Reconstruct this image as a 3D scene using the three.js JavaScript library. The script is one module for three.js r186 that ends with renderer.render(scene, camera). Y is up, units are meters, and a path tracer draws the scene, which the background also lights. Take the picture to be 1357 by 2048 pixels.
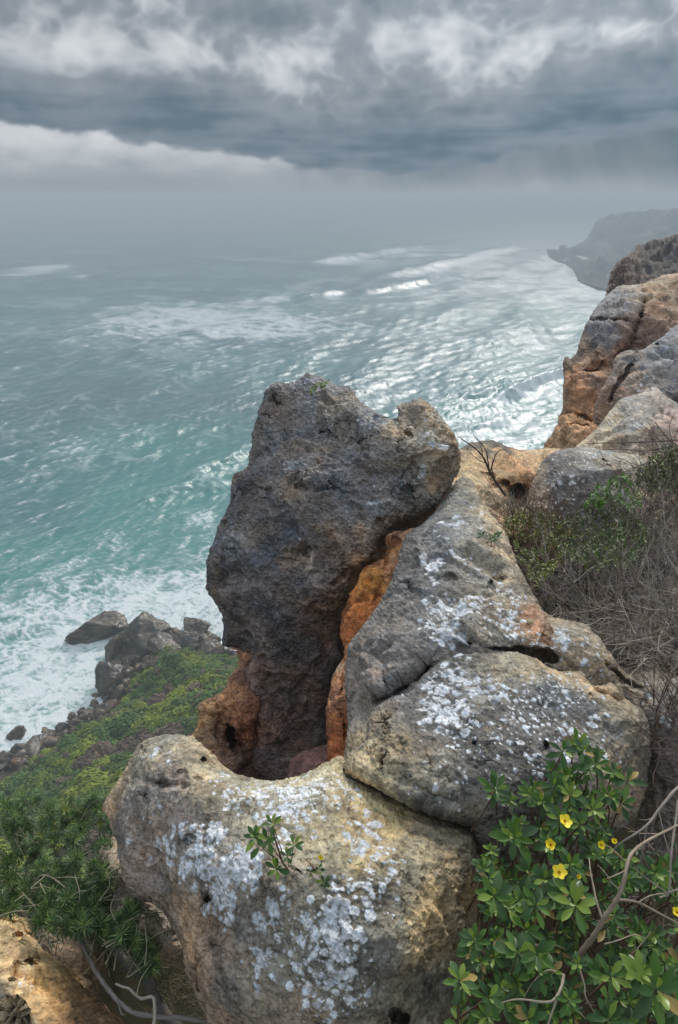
import * as THREE from 'three';
import { mergeGeometries } from 'three/addons/utils/BufferGeometryUtils.js';

// ───────────────────────── camera, sky, sun, exposure ─────────────────────────
const scene = new THREE.Scene();
const PW = 1357, PH = 2048, FOCAL = 1359, PITCH = 24.95 * Math.PI / 180;
const EYE = new THREE.Vector3(0, 46, 0);
const camera = new THREE.PerspectiveCamera(2 * Math.atan(PH / 2 / FOCAL) * 180 / Math.PI, PW / PH, 0.05, 40000);
camera.position.copy(EYE);
camera.lookAt(EYE.x, EYE.y - Math.sin(PITCH), EYE.z - Math.cos(PITCH));

const renderer = new THREE.WebGLRenderer({ antialias: true });
renderer.toneMapping = THREE.LinearToneMapping;
renderer.toneMappingExposure = 1.6;
renderer.shadowMap.enabled = true;
renderer.setSize(678, 1024);

const SUN_AZ = 17 * Math.PI / 180, SUN_EL = 34 * Math.PI / 180;
const sunDir = new THREE.Vector3(Math.sin(SUN_AZ) * Math.cos(SUN_EL), Math.sin(SUN_EL), -Math.cos(SUN_AZ) * Math.cos(SUN_EL));
const sun = new THREE.DirectionalLight(new THREE.Color(1.0, 0.95, 0.87), 1.5);
sun.name = 'sun';
sun.position.copy(EYE).addScaledVector(sunDir, 200);
sun.target.position.copy(EYE);
sun.castShadow = true;
sun.shadow.radius = 20;
sun.shadow.mapSize.set(2048, 2048);
Object.assign(sun.shadow.camera, { left: -120, right: 120, top: 120, bottom: -120, near: 1, far: 500 });
scene.add(sun, sun.target);

// ───────────────────────── numbers and noise ─────────────────────────
function rng(seed) { let s = seed | 0; return () => { s = (s + 0x6d2b79f5) | 0; let t = Math.imul(s ^ (s >>> 15), 1 | s); t = (t + Math.imul(t ^ (t >>> 7), 61 | t)) ^ t; return ((t ^ (t >>> 14)) >>> 0) / 4294967296; }; }
const clamp = (x, a = 0, b = 1) => x < a ? a : x > b ? b : x;
const lerp = (a, b, t) => a + (b - a) * t;
const sstep = (a, b, x) => { const t = clamp((x - a) / (b - a)); return t * t * (3 - 2 * t); };
const PERM = new Uint8Array(512);
{ const r = rng(77), p = [...Array(256).keys()]; for (let i = 255; i > 0; i--) { const j = Math.floor(r() * (i + 1)); [p[i], p[j]] = [p[j], p[i]]; } for (let i = 0; i < 512; i++) PERM[i] = p[i & 255]; }
function grad(h, x, y, z) { h &= 15; const u = h < 8 ? x : y, v = h < 4 ? y : (h === 12 || h === 14) ? x : z; return ((h & 1) ? -u : u) + ((h & 2) ? -v : v); }
function noise(x, y, z) {
  const fx = Math.floor(x), fy = Math.floor(y), fz = Math.floor(z), X = fx & 255, Y = fy & 255, Z = fz & 255;
  x -= fx; y -= fy; z -= fz;
  const u = x * x * x * (x * (x * 6 - 15) + 10), v = y * y * y * (y * (y * 6 - 15) + 10), w = z * z * z * (z * (z * 6 - 15) + 10);
  const A = PERM[X] + Y, AA = PERM[A] + Z, AB = PERM[A + 1] + Z, B = PERM[X + 1] + Y, BA = PERM[B] + Z, BB = PERM[B + 1] + Z;
  return lerp(lerp(lerp(grad(PERM[AA], x, y, z), grad(PERM[BA], x - 1, y, z), u), lerp(grad(PERM[AB], x, y - 1, z), grad(PERM[BB], x - 1, y - 1, z), u), v),
    lerp(lerp(grad(PERM[AA + 1], x, y, z - 1), grad(PERM[BA + 1], x - 1, y, z - 1), u), lerp(grad(PERM[AB + 1], x, y - 1, z - 1), grad(PERM[BB + 1], x - 1, y - 1, z - 1), u), v), w);
}
function fbm(x, y, z, n, gain = 0.5) { let s = 0, a = 1; for (let i = 0; i < n; i++) { s += a * noise(x, y, z); a *= gain; x = x * 2.03 + 11.3; y = y * 2.03 + 5.7; z = z * 2.03 + 3.1; } return s; }
function ridge(x, y, z, n, gain = 0.5) { let s = 0, a = 1; for (let i = 0; i < n; i++) { s += a * (1 - 2 * Math.abs(noise(x, y, z))); a *= gain; x = x * 2.07 + 7.3; y = y * 2.07 + 2.7; z = z * 2.07 + 9.1; } return s; }
const cellOut = { d: 0, id: 0, d2: 0, x: 0, y: 0, z: 0 };
function cell(x, y, z) {                                    // nearest feature point: distance and a number of its own
  const X = Math.floor(x), Y = Math.floor(y), Z = Math.floor(z); let best = 9, second = 9, id = 0, bx = 0, by = 0, bz = 0;
  for (let k = -1; k < 2; k++) for (let j = -1; j < 2; j++) for (let i = -1; i < 2; i++) {
    const a = PERM[(PERM[(PERM[(X + i) & 255] + Y + j) & 255] + Z + k) & 255], b = PERM[a + 31], c = PERM[b + 57];
    const dx = X + i + a / 256 - x, dy = Y + j + b / 256 - y, dz = Z + k + c / 256 - z, d = dx * dx + dy * dy + dz * dz;
    if (d < best) { second = best; best = d; id = PERM[c + 91]; bx = dx; by = dy; bz = dz; } else if (d < second) second = d;
  }
  cellOut.d = Math.sqrt(best); cellOut.d2 = Math.sqrt(second); cellOut.id = id / 255; cellOut.x = bx; cellOut.y = by; cellOut.z = bz;
  return cellOut;
}
const s2l = (c) => { c /= 255; return c <= 0.04045 ? c / 12.92 : Math.pow((c + 0.055) / 1.055, 2.4); };
const rgb = (r, g, b) => [s2l(r), s2l(g), s2l(b)];
const SP = Math.sin(PITCH), CP = Math.cos(PITCH);
// photo pixel -> direction per metre of depth along the lens axis
function dirOf(px, py) { const a = (px - PW / 2) / FOCAL, b = -(py - PH / 2) / FOCAL; return [a, b * CP - SP, -CP - b * SP]; }
function at(px, py, z) { const d = dirOf(px, py); return new THREE.Vector3(EYE.x + d[0] * z, EYE.y + d[1] * z, EYE.z + d[2] * z); }
function onLevel(px, py, y = 0) { const d = dirOf(px, py); return at(px, py, (y - EYE.y) / d[1]); }

// ───────────────────────── sky: storm cloud all round, air and cloud only ─────────────────────────
{
  const W = 4096, H = 2048, data = new Float32Array(W * H * 4);
  // lower edge (degrees) of the dark cloud bank against azimuth; the bank goes on all round the horizon
  const edge = [[-180, 3.0], [-150, 4.2], [-120, 2.6], [-90, 3.8], [-60, 3.4], [-40, 3.9], [-24, 4.2], [-19, 3.8], [-14, 3.3], [-9, 2.8], [-5, 2.1], [-2, 1.6], [2, 1.2], [8, 1.5], [11, 2.0], [14, 2.7], [17, 3.2], [20, 3.7], [24, 4.2], [45, 3.2], [70, 4.3], [100, 2.8], [130, 4.0], [155, 3.2], [180, 3.0]];
  const edgeAt = (a) => { let i = 0; while (i < edge.length - 2 && a > edge[i + 1][0]) i++; const t = sstep(0, 1, (a - edge[i][0]) / (edge[i + 1][0] - edge[i][0])); return lerp(edge[i][1], edge[i + 1][1], t); };
  // [azimuth, elevation, half width, half height, amount]: brighter and darker masses of cloud in the sky in view
  const mass = [[0, 9.4, 30, 2.6, 0.28], [-20, 8.3, 9, 1.2, 0.8], [-11, 9.4, 6, 1.1, 0.55], [-17, 6.6, 8, 0.5, 0.35], [-4, 8.6, 5, 0.9, 0.25], [2.5, 10.1, 2.6, 1.0, 0.6], [9, 9.2, 5, 1.4, 0.5], [19, 9.6, 3.4, 1.0, 0.5], [-3, 11.4, 4, 1.1, -0.6], [1, 9.6, 2.2, 0.8, -0.45], [11, 4.8, 1.9, 0.5, 0.6],
    [14, 11.2, 7, 1.2, -0.25], [22, 8.0, 5, 1.0, -0.35], [3, 5.6, 9, 1.8, -0.25], [-14, 11.8, 8, 0.8, 0.15], [-4, 6.9, 4, 0.5, 0.25], [20, 6.1, 3.5, 0.9, -0.25], [-20, 5.2, 6, 0.5, -0.1]];
  const dark = rgb(72, 88, 98), mid = rgb(114, 121, 128), light = rgb(182, 185, 188);
  const put = (e, th, out, o) => {
    const x = Math.cos(th), z = Math.sin(th), a = Math.atan2(x, -z) * 180 / Math.PI;   // 0 straight ahead, to the right positive
    const er = e * Math.PI / 180, ce = Math.cos(er), X = x * ce, Y = Math.sin(er), Z = z * ce;
    const oct = e < 16 ? 6 : 4, V = Y * 1.15 + 0.12 * (1 - Math.exp(-e / 4));   // drawn out along the horizon low down
    const wx = 0.007 * fbm(X * 11, V * 11, Z * 11 + 4, 3), wy = 0.006 * fbm(X * 11 + 30, V * 11, Z * 11, 3);
    const n1 = fbm((X + wx) * 6, (V + wy) * 6, (Z + wx) * 6, oct, 0.5);
    const n2 = fbm((X + wx) * 19 + 50, (V + wy) * 19, (Z - wx) * 19, Math.max(2, oct - 1), 0.5);
    const puff = 1 - Math.abs(noise((X + wx * 2) * 26 + 9, (V + wy * 2) * 26, (Z + wx) * 26)) * 1.6 + 0.5 * (1 - Math.abs(noise((X + wx * 2) * 55 + 9, (V + wy * 2) * 55, (Z + wx) * 55)) * 1.6);
    const bands = fbm((X + wx) * 8 + 3, Y * 70, (Z + wx) * 8, 3, 0.55);
    let m = -0.10 + 0.38 * n1 + 0.42 * n2 + 0.40 * (puff - 0.98) + 0.10 * bands * (1 - sstep(6, 12, e));
    for (const [ma, me, mw, mh, k] of mass) { const u = (a - ma) / mw, v = (e - me) / mh, q = u * u + v * v; if (q < 7) m += 0.82 * k * Math.exp(-q); }
    const be = edgeAt(a) + 0.3 * n1 + 0.34 * n2 + 0.12 * (puff - 0.9);
    const inBank = sstep(be - 0.1, be + 0.5, e) * (1 - sstep(be + 1.6, be + 5.6, e + 1.2 * n1));
    let t = clamp(0.5 + 0.5 * Math.tanh(1.05 * m));         // 0 dark .. 1 light
    t = lerp(t, clamp(0.17 + 0.20 * Math.tanh(1.1 * m + 0.9 * bands + 0.3), 0, 0.8), inBank);
    // under the bank: pale air to the left and far round, grey rain to the right
    const under = 1 - sstep(be - 0.1, be + 0.5, e), rain = sstep(-7, 4, a + 3 * n1) * (1 - sstep(40, 70, a)), streak = noise(a * 0.55 + 0.3 * e, e * 0.1, 3) + 0.5 * noise(a * 1.7 + 0.8 * e, e * 0.1, 6);
    const left = 0.54 + 0.25 * sstep(0.4, 3.6, e) + 0.12 * n2 * sstep(0.8, 2.6, e), right = 0.34 + 0.09 * streak + 0.14 * (1 - sstep(0.2, 2.4, e)) - 0.10 * sstep(9, 20, a) + 0.15 * n1;
    t = lerp(t, clamp(lerp(left, right, rain) + 0.06 * n1), under);
    t = lerp(t, 0.55 + 0.03 * n1, 0.94 * (1 - sstep(0.05, 1.3, e)));   // rain mist on the water, all round
    const lum = t < 0.5 ? t * 2 : (t - 0.5) * 2, A = t < 0.5 ? dark : mid, B = t < 0.5 ? mid : light, bl = inBank * 0.04;
    const toSun = X * sunDir.x + Y * sunDir.y + Z * sunDir.z, up = (1 + 2.5 * sstep(13, 85, e)) * (1 + 0.9 * Math.exp((toSun - 1) * 14));   // an overcast sky is brightest overhead
    out[o] = lerp(A[0], B[0], lum) * (1 - bl) * up; out[o + 1] = lerp(A[1], B[1], lum) * up; out[o + 2] = lerp(A[2], B[2], lum) * (1 + bl) * up; out[o + 3] = 1;
  };
  const Q = 8, cw = W / Q, ch = H / Q, coarse = new Float32Array(cw * (ch + 1) * 4), fine = Math.floor(H / 2 + 17 / 180 * H);
  for (let j = ch / 2; j <= ch; j++) for (let i = 0; i < cw; i++) put((j / ch - 0.5) * 180, (i / cw - 0.5) * 2 * Math.PI, coarse, (j * cw + i) * 4);
  for (let j = H / 2; j < H; j++) for (let i = 0; i < W; i++) {
    const o = (j * W + i) * 4;
    if (j < fine) { put(((j + 0.5) / H - 0.5) * 180, ((i + 0.5) / W - 0.5) * 2 * Math.PI, data, o); continue; }
    const u = (i + 0.5) / Q, v = (j + 0.5) / Q, i0 = Math.floor(u), j0 = Math.floor(v), fu = u - i0, fv = v - j0, i1 = (i0 + 1) % cw, j1 = Math.min(j0 + 1, ch);
    for (let c = 0; c < 4; c++) data[o + c] = lerp(lerp(coarse[(j0 * cw + i0) * 4 + c], coarse[(j0 * cw + i1) * 4 + c], fu), lerp(coarse[(j1 * cw + i0) * 4 + c], coarse[(j1 * cw + i1) * 4 + c], fu), fv);
  }
  for (let j = 0; j < H / 2; j++) for (let i = 0; i < W; i++) { const o = (j * W + i) * 4; data[o] = 0.14; data[o + 1] = 0.19; data[o + 2] = 0.2; data[o + 3] = 1; }
  const sky = new THREE.DataTexture(data, W, H, THREE.RGBAFormat, THREE.FloatType);
  sky.mapping = THREE.EquirectangularReflectionMapping;
  sky.magFilter = THREE.LinearFilter;
  sky.needsUpdate = true;
  scene.background = sky;
  scene.environment = sky;
}
scene.fog = new THREE.FogExp2(new THREE.Color(0.76, 0.855, 0.92), 0.0020);

// ───────────────────────── names and labels ─────────────────────────
const taken = new Map();
function numbered(name) { const n = taken.get(name) ?? 0; taken.set(name, n + 1); return n ? name + '_' + String(n).padStart(3, '0') : name; }
function tag(o, label, category, group) { o.userData.label = label; o.userData.category = category; if (group) o.userData.group = group; return o; }
function shade(o) { o.castShadow = true; o.receiveShadow = true; return o; }
function meshOf(name, geometry, material, parent = scene) { const m = shade(new THREE.Mesh(geometry, material)); m.name = parent === scene ? numbered(name) : name; parent.add(m); return m; }
function thing(name, label, category, group) { const g = new THREE.Group(); g.name = numbered(name); scene.add(g); return tag(g, label, category, group); }
function geo(pos, idx, col, uv) {
  const g = new THREE.BufferGeometry();
  g.setAttribute('position', new THREE.BufferAttribute(pos instanceof Float32Array ? pos : Float32Array.from(pos), 3));
  if (col) g.setAttribute('color', new THREE.BufferAttribute(col instanceof Float32Array ? col : Float32Array.from(col), 3));
  if (uv) g.setAttribute('uv', new THREE.BufferAttribute(uv instanceof Float32Array ? uv : Float32Array.from(uv), 2));
  g.setIndex(new THREE.BufferAttribute(Uint32Array.from(idx), 1));
  g.computeVertexNormals();
  return g;
}

// ───────────────────────── the coast: shoreline and land ─────────────────────────
const shorePix = [[-260, 1660], [-120, 1585], [0, 1528], [66, 1488], [133, 1448], [195, 1408], [208, 1362], [235, 1330], [262, 1300], [330, 1262], [398, 1278], [445, 1290]];
const shore = [[-120, 30], [-70, 0], ...shorePix.map(([x, y]) => { const p = onLevel(x, y); return [p.x, p.z]; }), [0, -61], [16, -58], [34, -64], [62, -110], [110, -220], [170, -360], [240, -480]];
function sideOf(line, x, z) {                               // distance to a polyline, positive on its right-hand side (inland)
  let best = 1e9, sign = 1;
  for (let i = 0; i < line.length - 1; i++) {
    const ax = line[i][0], az = line[i][1], bx = line[i + 1][0] - ax, bz = line[i + 1][1] - az;
    const t = clamp(((x - ax) * bx + (z - az) * bz) / (bx * bx + bz * bz)), dx = x - ax - t * bx, dz = z - az - t * bz, d = dx * dx + dz * dz;
    if (d < best) { best = d; const c = bx * (z - az) - bz * (x - ax); sign = c > 0 ? 1 : -1; }
  }
  return Math.sqrt(best) * sign;
}
const brink = [[-60, 40], [-14, 6], [-2.6, -0.4], [-1.7, -1.7], [-0.9, -2.35], [0.2, -2.6], [1.0, -4.2], [2.2, -6.2], [4.6, -8.6], [10, -14], [26, -30], [60, -62], [110, -110], [220, -230], [380, -420]];
function landHeight(x, z) {
  const s = sideOf(shore, x, z), c = sideOf(brink, x, z);
  const slope = -0.5 + s * 0.5 + 0.5 * fbm(x * 0.15, 3, z * 0.15, 3) + (s > 4 ? 0.3 * fbm(x * 0.5, 7, z * 0.5, 2) : 0);
  const flat = EYE.y - lerp(3.6, 2.75, sstep(0.4, 1.3, x)), cliff = c > 0 ? flat + 0.15 * noise(x * 0.7, 1, z * 0.7) + 0.9 * sstep(4, 16, c) * fbm(x * 0.13, 3, z * 0.13, 4) : flat + c * 2.6 + 0.8 * fbm(x * 0.3, 2, z * 0.3, 3);
  return c > 0 ? cliff : Math.max(Math.min(slope, flat - 0.4), cliff);
}

// ───────────────────────── the sea ─────────────────────────
const seaPix = (px, py) => { const p = onLevel(px, py); return [p.x, p.z]; };
{
  const R = [], C = [];
  // ring radii: fine near the coast, coarse to the horizon
  for (let k = 0; k <= 760; k++) { const t = k / 760, dep = lerp(56, 0.32, Math.pow(t, 0.92)) * Math.PI / 180; R.push(EYE.y / Math.tan(dep)); }
  R.push(12000, 20000);
  for (let k = 0; k <= 700; k++) C.push(lerp(-44, 33, k / 700));
  for (let k = 1; k <= 90; k++) { C.push(33 + k * 0.3); C.unshift(-44 - k * 0.36); }
  for (let k = 1; k <= 12; k++) { C.push(60 + k * 10); C.unshift(-76.4 - k * 8); }
  const nr = R.length, nc = C.length, pos = new Float32Array(nr * nc * 3), col = new Float32Array(nr * nc * 3), uv = new Float32Array(nr * nc * 2);
  // swell and chop: many sine waves round the wind's direction
  const r = rng(5), waves = [];
  for (let k = 0; k < 64; k++) {
    const t = Math.pow(k / 63, 1.25), L = 0.9 * Math.pow(50, t) * (0.85 + 0.3 * r()), spread = lerp(1.1, 0.5, t);
    const ang = 0.56 + (r() + r() - 1) * spread * 1.2;     // heading of travel, from +x towards +z
    const amp = 0.0080 * L * (L > 7 ? 0.48 : 1.35) * (0.6 + 0.8 * r());
    waves.push([Math.cos(ang) * 2 * Math.PI / L, Math.sin(ang) * 2 * Math.PI / L, amp, r() * 6.283, L, 0.55 * L / (2 * Math.PI) * 0.2]);
  }
  // breakers: crest lines in plan, half width, height, foam on the landward side
  const breakers = [
    [[[630, 527], [690, 518], [760, 508], [850, 492]], 12, 1.8, 0.9, 70],
    [[[770, 556], [860, 536], [940, 517], [1030, 492]], 14, 1.9, 0.7, 90],
    [[[725, 588], [780, 580], [862, 562]], 8, 2.0, 0.25, 30],
    [[[1000, 803], [1030, 790], [1075, 767], [1125, 752], [1180, 735]], 3.0, 2.2, 1.2, 14],
    [[[930, 800], [975, 792], [1010, 776]], 2.6, 0.9, 0.2, 8],
    [[[470, 965], [400, 975], [330, 990], [260, 1010]], 2.6, 0.8, 0.1, 10],
    [[[500, 905], [430, 935], [370, 962]], 2.4, 1.0, 0.25, 8],
    [[[500, 600], [600, 596], [700, 585]], 7, 1.3, 0.2, 30],
    [[[960, 880], [900, 872], [1010, 842]], 2, 0.6, 0.2, 8],
  ].map(([pts, w, h, f, back]) => ({ line: pts.map(([x, y]) => seaPix(x, y)), w, h, f, back }));
  // foam, and silver sheen painted in as foam on the right: centre pixel, reach to the right, reach down (pixels), strength
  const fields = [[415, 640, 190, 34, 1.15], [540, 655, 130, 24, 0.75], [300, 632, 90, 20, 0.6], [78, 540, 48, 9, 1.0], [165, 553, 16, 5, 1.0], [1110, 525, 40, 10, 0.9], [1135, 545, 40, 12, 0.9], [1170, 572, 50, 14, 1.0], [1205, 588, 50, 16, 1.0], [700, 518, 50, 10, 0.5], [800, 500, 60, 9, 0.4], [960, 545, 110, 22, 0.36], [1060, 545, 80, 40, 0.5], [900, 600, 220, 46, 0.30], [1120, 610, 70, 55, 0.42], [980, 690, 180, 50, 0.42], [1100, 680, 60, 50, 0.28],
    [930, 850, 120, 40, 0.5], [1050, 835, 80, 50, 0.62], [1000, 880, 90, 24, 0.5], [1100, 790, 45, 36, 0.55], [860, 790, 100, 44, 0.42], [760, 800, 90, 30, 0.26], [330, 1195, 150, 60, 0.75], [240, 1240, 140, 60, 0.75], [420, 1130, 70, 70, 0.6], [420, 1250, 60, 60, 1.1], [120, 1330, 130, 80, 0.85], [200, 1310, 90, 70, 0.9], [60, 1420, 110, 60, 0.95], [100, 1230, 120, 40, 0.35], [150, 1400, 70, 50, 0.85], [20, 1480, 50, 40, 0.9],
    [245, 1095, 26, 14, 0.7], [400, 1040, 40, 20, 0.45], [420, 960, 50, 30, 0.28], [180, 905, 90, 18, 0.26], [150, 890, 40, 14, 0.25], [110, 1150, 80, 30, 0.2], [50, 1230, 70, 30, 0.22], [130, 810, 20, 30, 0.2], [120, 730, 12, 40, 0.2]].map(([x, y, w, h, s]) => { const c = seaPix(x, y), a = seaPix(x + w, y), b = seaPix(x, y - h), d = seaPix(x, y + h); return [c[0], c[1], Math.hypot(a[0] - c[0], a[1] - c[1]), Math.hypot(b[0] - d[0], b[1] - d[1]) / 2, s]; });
  const deep = [0.075, 0.165, 0.178], blue = [0.058, 0.148, 0.178], teal = [0.062, 0.250, 0.228], silt = [0.30, 0.44, 0.41], foamC = [0.80, 0.84, 0.84];
  const tealSpots = [[420, 920, 26, 0.9], [330, 1000, 18, 0.7], [60, 1290, 16, 1], [150, 1180, 14, 0.7], [60, 1150, 14, 0.6], [280, 880, 18, 0.4], [1000, 830, 30, 0.9], [1060, 770, 14, 1.0], [1130, 640, 60, 0.6], [30, 620, 60, 0.35], [860, 880, 16, 0.6], [300, 1100, 14, 0.4], [370, 1080, 12, 0.5]].map(([x, y, w, s]) => [...seaPix(x, y), w, s]);
  for (let i = 0; i < nr; i++) {
    const rad = R[i], dr = i ? rad - R[i - 1] : R[1] - R[0];
    for (let j = 0; j < nc; j++) {
      const az = C[j] * Math.PI / 180, da = (j ? C[j] - C[j - 1] : 0.2) * Math.PI / 180, x0 = rad * Math.sin(az), z0 = -rad * Math.cos(az);
      const gap = Math.max(dr * 0.8, rad * da), o = i * nc + j;
      let x = x0, z = z0, y = 0, slope = 0;
      const s = -sideOf(shore, x0, z0);                    // metres out from the shore
      if (rad < 6000 && C[j] > -78 && C[j] < 61) {
        const gust = 0.75 + 0.5 * noise(x0 * 0.02, 4, z0 * 0.02), calm = sstep(-2, 14, s);
        for (const [kx, kz, amp, ph, L, horiz] of waves) {
          const k = sstep(1.6, 3.4, L / gap); if (k <= 0) continue;
          const p = kx * x0 + kz * z0 + ph, A = amp * k * (L < 12 ? gust : 1) * (L > 15 ? calm : 0.6 + 0.4 * calm), sn = Math.sin(p);
          y += A * sn; const hz = horiz * Math.cos(p) * k; x += hz * kx * L * 0.055; z += hz * kz * L * 0.055;
          if (L < 14) slope += A * sn / L;
        }
      }
      let wet = 0;
      if (rad < 1500) for (const b of breakers) {
        const d = sideOf(b.line, x0, z0), ad = Math.abs(d); if (ad > b.back + b.w * 3) continue;
        // taper towards both ends
        const e0 = b.line[0], e1 = b.line[b.line.length - 1], ex = e1[0] - e0[0], ez = e1[1] - e0[1], u = ((x0 - e0[0]) * ex + (z0 - e0[1]) * ez) / (ex * ex + ez * ez);
        const tip = sstep(-0.08, 0.15, u) * (1 - sstep(0.85, 1.08, u)); if (tip <= 0) continue;
        const wob = d + b.w * 0.5 * fbm(x0 * 0.9 / b.w, 1, z0 * 0.9 / b.w, 2);
        y += b.h * tip * (wob < 0 ? Math.exp(-((wob / b.w) ** 2)) : Math.exp(-((wob / (b.w * 0.45)) ** 2)));
        if (b.f > 0.5) y += b.h * 0.14 * tip * fbm(x0 * 2 / b.w, 4, z0 * 2 / b.w, 4, 0.6) * Math.exp(-((wob / (b.w * 1.6)) ** 2));
        if (b.f > 0) wet += b.f * tip * Math.exp(-(((wob - b.w * 0.25) / (b.w * 0.55)) ** 2)) * 1.2 + 0.55 * b.f * tip * sstep(0, b.w, wob) * Math.exp(-Math.max(0, wob) / b.back * 1.6);
      }
      // foam and the painted sheen
      const wx = x0 + 3.2 * fbm(x0 * 0.09, 5, z0 * 0.09, 3), wz = z0 + 3.2 * fbm(x0 * 0.09 + 40, 6, z0 * 0.09, 3);
      let dens = wet;
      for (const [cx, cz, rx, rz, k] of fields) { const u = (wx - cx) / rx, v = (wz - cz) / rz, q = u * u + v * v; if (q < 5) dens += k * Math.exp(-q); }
      dens += 0.42 * Math.exp(-Math.max(0, s) / 3.2) + 0.36 * Math.exp(-Math.max(0, s) / 17);
      const broad = fbm(x0 * 0.022, 8, z0 * 0.022, 3);
      dens += 0.10 + 0.20 * broad + slope * 4.5;
      // lace, grain and wind streaks at fixed sizes; the mesh carries the ones it can show
      const lev = clamp(Math.log(gap / 0.20) / 0.9163, 0, 4.99), l0 = Math.floor(lev), lt = sstep(0.2, 0.8, lev - l0); let lace = 0, grain = 0, wind = 0;
      for (let q = 0; q < 2; q++) {
        const wq = q ? lt : 1 - lt; if (wq <= 0) continue; const lf = Math.pow(0.4, l0 + q), ox = (l0 + q) * 31.7;
        const lx = x0 * lf + 1.5 * fbm(x0 * 0.3 * lf, 1 + ox, z0 * 0.3 * lf, 3), lz = z0 * lf + 1.5 * fbm(x0 * 0.3 * lf + 17, 2 + ox, z0 * 0.3 * lf, 3);
        lace += wq * (Math.pow(clamp(1 - Math.abs(noise(lx * 0.42, 3 + ox, lz * 0.42)) * 2.4), 2.2) * 0.62 + Math.pow(clamp(1 - Math.abs(noise(lx * 1.1, 9 + ox, lz * 1.1)) * 2.2), 2) * 0.42);
        grain += wq * fbm(x0 * 2.1 * lf, 12 + ox, z0 * 2.1 * lf, 3, 0.6);
        wind += wq * noise((x0 * 0.35 + z0 * 0.12) * lf, 6 + ox, (z0 * 0.9 - x0 * 0.5) * lf);
      }
      dens = dens > 0.7 ? 0.7 + 0.45 * Math.tanh((dens - 0.7) / 0.45) : dens;
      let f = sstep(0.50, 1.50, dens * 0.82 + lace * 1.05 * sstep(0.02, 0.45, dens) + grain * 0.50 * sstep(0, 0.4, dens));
      // whitecaps on the highest chop
      const cap = slope * 9 + 0.5 * broad + 0.35 * noise(x0 * 0.05, 2, z0 * 0.11);
      f = Math.max(f, 0.85 * sstep(0.55, 0.85, cap + 0.15 * grain));
      f = Math.max(f, lace * 0.55 * sstep(-0.05, 0.5, dens + 0.15 * grain));
      f = Math.max(f, 0.26 * sstep(0.16, 0.62, wind + 0.45 * grain + 0.25 * broad));
      // water colour: deep blue, teal over sand and in churned water, silt in the shallows
      let tl = 0.14 + 0.5 * broad + 0.28 * Math.exp(-Math.max(0, s) / 45) + 0.25 * clamp(dens);
      for (const [cx, cz, w, k] of tealSpots) { const q = ((wx - cx) ** 2 + (wz - cz) ** 2) / (w * w); if (q < 5) tl += k * 0.7 * Math.exp(-q); }
      tl = clamp(tl);
      const si = clamp(0.6 * Math.exp(-Math.max(0, s) / 14) + 0.5 * clamp(dens) * sstep(-0.1, 0.3, fbm(x0 * 0.1, 3, z0 * 0.1 + 9, 3)));
      const bl = sstep(-0.2, 0.4, noise(x0 * 0.012 + 3, 1, z0 * 0.012));
      for (let c = 0; c < 3; c++) {
        let v = lerp(lerp(deep[c], blue[c], bl), teal[c], tl * 0.9);
        v = lerp(v, silt[c], si * 0.6);
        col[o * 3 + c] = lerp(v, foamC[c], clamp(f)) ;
      }
      y += f * 0.05;
      pos[o * 3] = x; pos[o * 3 + 1] = y; pos[o * 3 + 2] = z;
      uv[o * 2] = x0 / 7; uv[o * 2 + 1] = z0 / 7;
    }
  }
  const idx = new Uint32Array((nr - 1) * (nc - 1) * 6);
  let q = 0;
  for (let i = 0; i < nr - 1; i++) for (let j = 0; j < nc - 1; j++) { const a = i * nc + j, b = a + 1, c = a + nc, d = c + 1; idx[q++] = a; idx[q++] = b; idx[q++] = c; idx[q++] = b; idx[q++] = d; idx[q++] = c; }
  // ripples finer than the mesh
  const N = 512, rip = new Float32Array(N * N * 4);
  { const rr = rng(9), ws = []; for (let k = 0; k < 34; k++) { const a = Math.round((rr() * 2 - 0.4) * 22), b = Math.round((rr() * 2 - 1) * 22); const L = Math.hypot(a, b) || 1; ws.push([a, b, 1 / Math.pow(L + 2, 1.05), rr() * 6.28]); }
    for (let j = 0; j < N; j++) for (let i = 0; i < N; i++) { let v = 0; for (const [a, b, m, ph] of ws) v += m * Math.sin((a * i + b * j) * 2 * Math.PI / N + ph); const o = (j * N + i) * 4; rip[o] = rip[o + 1] = rip[o + 2] = 0.5 + 0.4 * v; rip[o + 3] = 1; } }
  const ripT = new THREE.DataTexture(rip, N, N, THREE.RGBAFormat, THREE.FloatType); ripT.wrapS = ripT.wrapT = THREE.RepeatWrapping; ripT.magFilter = THREE.LinearFilter; ripT.needsUpdate = true;
  const seaM = new THREE.MeshPhysicalMaterial({ vertexColors: true, roughness: 0.30, ior: 1.33, bumpMap: ripT, bumpScale: 0.11 });
  const sea = meshOf('sea', geo(pos, idx, col, uv), seaM);
  sea.userData.kind = 'structure';
}

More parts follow.
